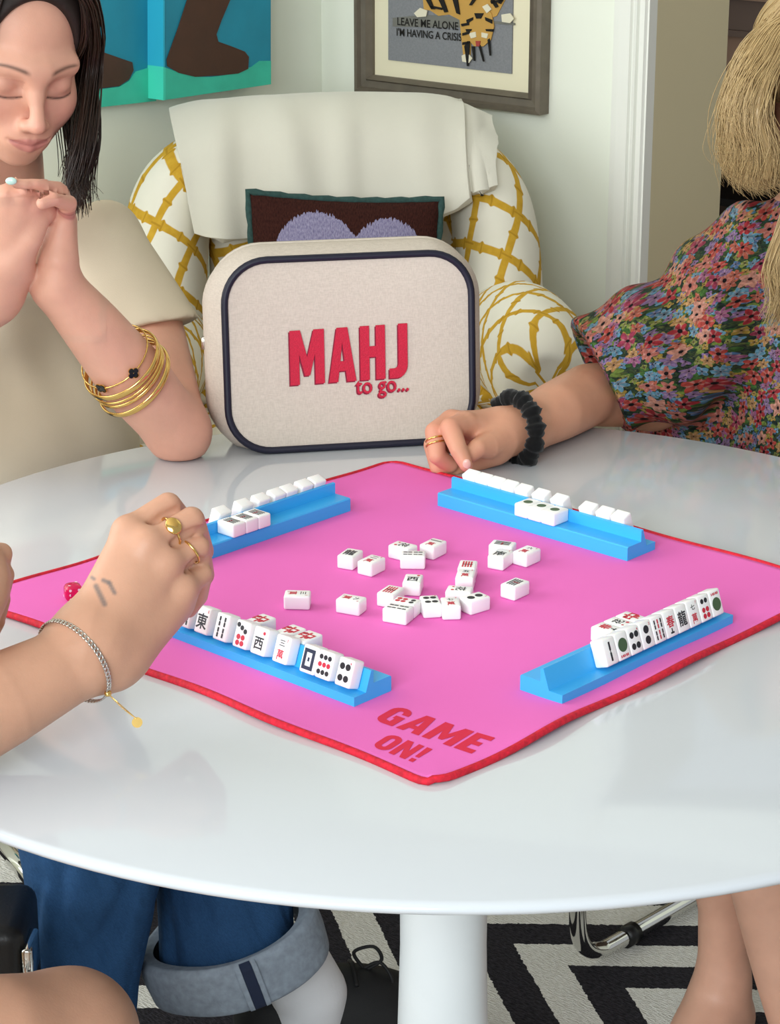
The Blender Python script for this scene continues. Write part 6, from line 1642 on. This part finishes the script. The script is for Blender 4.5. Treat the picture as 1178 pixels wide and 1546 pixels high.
# ---- hoops round a limb
def hoop_pts(c, axis, rx, ry, n=64, up=None):
    ax = Vector(axis).normalized(); u = ax.cross(Vector(up) if up else Vector((0, -1, .3))).normalized(); w = ax.cross(u)
    return [Vector(c) + u * (rx * math.cos(2*math.pi*k/n)) + w * (ry * math.sin(2*math.pi*k/n)) for k in range(n)], u, w
def band(c, axis, r, wdt, thick, prof_round=True, n=72):
    pts, u, w = hoop_pts(c, axis, r, r, n); ax = Vector(axis).normalized(); V = []; F = []; S_n = 10
    for k, p in enumerate(pts):
        rad = (p - Vector(c)).normalized()
        for j in range(S_n):
            a = 2 * math.pi * j / S_n; V.append(p + rad * (math.cos(a) * thick) + ax * (math.sin(a) * wdt))
    for k in range(n):
        for j in range(S_n): F.append((k*S_n+j, k*S_n+(j+1) % S_n, ((k+1) % n)*S_n+(j+1) % S_n, ((k+1) % n)*S_n+j))
    return V, F
fax = Vector(f1[0] - f2[0]).normalized(); view_ = Vector((0, 1, 0))
def arm_at(t): return Vector(f2[0] * (1 - t) + f1[0] * t)
wax = (fax + Vector((0, .10, 0))).normalized()
for t, r_, wdt, th_, tilt, lb in ((.63, .0475, .0042, .0016, Vector((.0, .18, .0)), 'wide gold bangle nearest the wrist on the forearm'), (.80, .0462, .0024, .0016, Vector((.05, .16, .04)), 'thin gold bangle between two wider ones'), (.92, .0480, .0040, .0017, Vector((.06, .14, .10)), 'wide gold bangle nearest the elbow'), (.728, .0470, .0016, .0013, Vector((.025, .17, .02)), 'slim gold bangle touching the wide bangle nearest the wrist')):
    v, f = band(arm_at(t) + Vector((.002, 0, -.003)), fax + tilt, r_, wdt, th_); o = mesh_obj('bangle', v, f, M_GOLD, smooth=True); tag(o, lb, 'bangle', 'gold bangles on the forearm')
cb = empty('clover_bracelet', arm_at(.40)); tag(cb, 'fine gold chain bracelet with black clover charms above the bangles', 'bracelet')
pts, u_, w_ = hoop_pts(arm_at(.5) + Vector((0, 0, -.002)), fax + Vector((0, .25, 0)), .0428, .0428, 80)
v, f, uv = tube_vf(pts, [.0008 + .0005 * (k % 2) for k in range(80)], 6, closed=True); adopt(cb, mesh_obj('chain', v, f, M_GOLD, smooth=True))
near_ = sorted(pts, key=lambda p: p.y)
def nearest_px(px, py): return min((p for p in pts if p.y < arm_at(.5).y), key=lambda p: (px_of(p) - px) ** 2 + (773 - FPX * (p - CAMP).dot(UPV) / (p - CAMP).dot(FW) - py) ** 2)
for px, py in ((179, 540), (152, 582)):
    p = nearest_px(px, py); nrm = (p - arm_at(.5)); nrm = (nrm - fax * nrm.dot(fax)).normalized(); a_ = nrm.cross(ZV).normalized(); b_ = nrm.cross(a_)
    for rr, off, m_, nm in ((.0036, .0006, M_GOLD, 'charm_rim'), (.0030, .0013, M_ONYX, 'clover_charm')):
        mb = MB()
        for k in range(4):
            c_ = p + nrm * off + a_ * (.0036 * math.cos(R(45 + 90 * k))) + b_ * (.0036 * math.sin(R(45 + 90 * k)))
            ring_ = [c_ + a_ * (rr * math.cos(2*math.pi*q/12)) + b_ * (rr * math.sin(2*math.pi*q/12)) for q in range(12)]
            mb.add(ring_ + [q - nrm * .0012 for q in ring_], [tuple(range(12)), tuple(range(23, 11, -1))] + [(i, (i+1) % 12, 12+(i+1) % 12, 12+i) for i in range(12)])
        adopt(cb, mb.build(nm, m_))
# ---- rings and bracelet of the tattooed hand
def finger_ring(name, a, b, t, r, tube_r, m, label, ax_tilt=Vector((0, 0, 0)), group=None):
    a = Vector(a[0]); b = Vector(b[0]); c = a + (b - a) * t; pts, u, w = hoop_pts(c, (b - a) + ax_tilt, r, r, 36)
    v, f, uv = tube_vf(pts, tube_r, 8, closed=True)
    return c, (b - a).normalized(), v, f
c, ax_, v, f = finger_ring('ring', F3[1][0], F3[1][1], .52, .0128, .0011, M_GOLD, '')
sr_ = empty('signet_ring', c); tag(sr_, 'gold signet ring with an oval face on the tattooed hand', 'ring'); adopt(sr_, mesh_obj('ring_band', v, f, M_GOLD, smooth=True))
tow = (CAMP - c); tow = (tow - ax_ * tow.dot(ax_)).normalized(); tow = (tow + ZV * .35); tow = (tow - ax_ * tow.dot(ax_)).normalized(); sd_ = ax_.cross(tow)
V = []; nn = 24
for rr, off in ((.0062, .0118), (.0066, .0132), (.0060, .0145), (.0001, .0147)):
    for k in range(nn): V.append(c + tow * off + ax_ * (rr * math.cos(2*math.pi*k/nn)) + sd_ * (rr * 1.2 * math.sin(2*math.pi*k/nn)))
F_ = [(i*nn+k, i*nn+(k+1) % nn, (i+1)*nn+(k+1) % nn, (i+1)*nn+k) for i in range(3) for k in range(nn)]
adopt(sr_, mesh_obj('ring_face', V, F_, M_GOLD, smooth=True))
c, ax_, v, f = finger_ring('ring', F3[2][0], F3[2][1], .72, .0116, .0010, M_GOLD, '', Vector((0, 0, .008)))
tag(mesh_obj('thin_ring', v, f, M_GOLD, smooth=True), 'thin gold ring beside the signet ring', 'ring')
cbr = empty('curb_bracelet', Vector(wr3[0])); tag(cbr, 'silver and gold curb chain bracelet with a dangling disc on the wrist', 'bracelet')
wc = Vector(wr3[0] * .85 + wr3b[0] * .15); wx = Vector(wr3b[0] - fo[0]).normalized()
pts, u, w = hoop_pts(wc, wx + Vector((-.06, .25, .02)), .0384, .0384, 64)
mb = MB()
for k, p in enumerate(pts):
    t = (pts[(k+1) % 64] - pts[k-1]).normalized(); rad = (p - wc).normalized(); b_ = t.cross(rad)
    t2_ = (t + b_ * (.55 if k % 2 else .35)).normalized()
    q = [p + t2_ * (.0028 * math.cos(2*math.pi*j/10)) + t2_.cross(rad) * (.0019 * math.sin(2*math.pi*j/10)) + rad * .0004 for j in range(10)]
    v, f, uv = tube_vf(q, .00075, 5, closed=True); mb.add(v, f, uv)
adopt(cbr, mb.build('links', M_SILVER, None, True))
e0 = Vector(A_(PY(163, 1047, 1.69))); e1_ = Vector(A_(PY(205, 1084, 1.69)))
mb = MB(); 
for k in range(30):
    p = e0 + (e1_ - e0) * (k / 29) + Vector((0, 0, -.0015 * math.sin(k / 29 * 3.14)))
    v, f, uv = tube_vf([p, p + (e1_ - e0) / 40], .0006, 6); mb.add(v, f, uv)
v, f, uv = tube_vf([e0, e1_], .0003, 5); mb.add(v, f, uv)
adopt(cbr, mb.build('extender_chain', M_GOLD, None, True))
v, f = lathe_vf([(.0001, -.0025), (.0026, -.0018), (.0032, 0), (.0026, .0018), (.0001, .0025)], 16); o = mesh_obj('clasp', [Vector(p) + e0 for p in v], f, M_GOLD, smooth=True); adopt(cbr, o)
dc = e1_ + Vector((.001, 0, -.004)); nn = 20; dn = (CAMP - dc).normalized(); da = dn.cross(ZV).normalized(); db = dn.cross(da)
V = [dc + da * (.0044 * math.cos(2*math.pi*k/nn)) + db * (.0044 * math.sin(2*math.pi*k/nn)) for k in range(nn)]
adopt(cbr, mesh_obj('disc_charm', V + [p - dn * .001 for p in V], [tuple(range(nn)), tuple(range(2*nn-1, nn-1, -1))] + [(i, (i+1) % nn, nn+(i+1) % nn, nn+i) for i in range(nn)], M_GOLD))
# ---- scrunchie and rings of the pointing hand
sc_c = Vector(wr2[0] * .62 + hp[0] * .38); sc_ax = Vector(hp[0] - wr2[0]).normalized() + Vector((0, .15, .0))
pts, u, w = hoop_pts(sc_c, sc_ax, .0375, .0375, 96)
rnd = random.Random(5); rr = [.0098 + .0018 * math.sin(k * .8) + .0013 * math.sin(k * 1.9 + 1) + rnd.uniform(-.0005, .0005) for k in range(96)]
v, f, uv = tube_vf(pts, rr, 18, closed=True)
v = [p + (p - sc_c).normalized() * (.0012 * math.sin(i * 2.3) * math.sin((i // 18) * .65)) for i, p in enumerate(v)]
v = [Vector((p.x, p.y, max(p.z, TABLE_Z - .0004))) for p in v]
tag(mesh_obj('scrunchie', v, f, mat('black_velvet', '#070708', .85, spec=.2, bump=(250, .5), sheen=.2), smooth=True), 'black fabric scrunchie around the wrist', 'scrunchie')
for t, lb in ((.42, 'gold ring on the curled finger nearer the knuckle'), (.62, 'gold ring on the curled finger farther from the knuckle')):
    c, ax_, v, f = finger_ring('ring', mid[1], mid[2], t - .1, .0112, .0012, M_GOLD, '', Vector((.004, 0, 0)))
    tag(mesh_obj('finger_ring', v, f, M_GOLD, smooth=True), lb, 'ring')
# ================================================================== sub-parts under their parts
NEST = {'zip_bag': {'letter': 'front_panel', 'letter_backing': 'front_panel', 'zip_pull': 'zip'}, 'game_mat': {'letter': 'mat_sheet'},
        'framed_needlepoint': dict.fromkeys(('ledge', 'tiger_body', 'tiger_head', 'tiger_leg', 'white_patch', 'stripe', 'tongue', 'lettering'), 'stitched_canvas'),
        'person': {'cuff': 'jeans', 'seam_tape': 'jeans', 'seam_fray': 'jeans', 'nail': 'body', 'shoe_sole': 'shoe', 'shoelace': 'shoe', 'hair_locks': 'hair', 'loose_hair': 'hair'},
        'curb_bracelet': {'disc_charm': 'extender_chain', 'clasp': 'extender_chain'}, 'clover_bracelet': {'clover_charm': 'chain', 'charm_rim': 'chain'}, 'armchair': {'seam': 'back_roll'}}
base_ = lambda o: o.name.split('.')[0]
for th_ in [o for o in COL.objects if o.parent is None and base_(o) in NEST]:
    kids = list(th_.children)
    for k in kids:
        tgt = NEST[base_(th_)].get(base_(k))
        if tgt:
            mean_ = lambda o_: np.mean([v_.co[:] for v_ in o_.data.vertices], axis=0)
            cand = [q for q in kids if base_(q) == tgt]; part = min(cand, key=lambda q: np.linalg.norm(mean_(q) - mean_(k))) if cand else None
            if part: k.parent = part; k.matrix_parent_inverse = Matrix.Identity(4)
pan = [o for o in COL.objects if base_(o) == 'canvas_panel']
for o in [o for o in COL.objects if base_(o) in ('painted_ground', 'painted_leg', 'painted_edge')]:
    c_ = np.mean([v.co[:] for v in o.data.vertices], axis=0)
    part = pan[0] if (Vector(c_) - CORN).dot(DL) < (wl(247, 100) - CORN).dot(DL) + .01 else pan[1]
    o.parent = part; o.matrix_parent_inverse = Matrix.Identity(4)
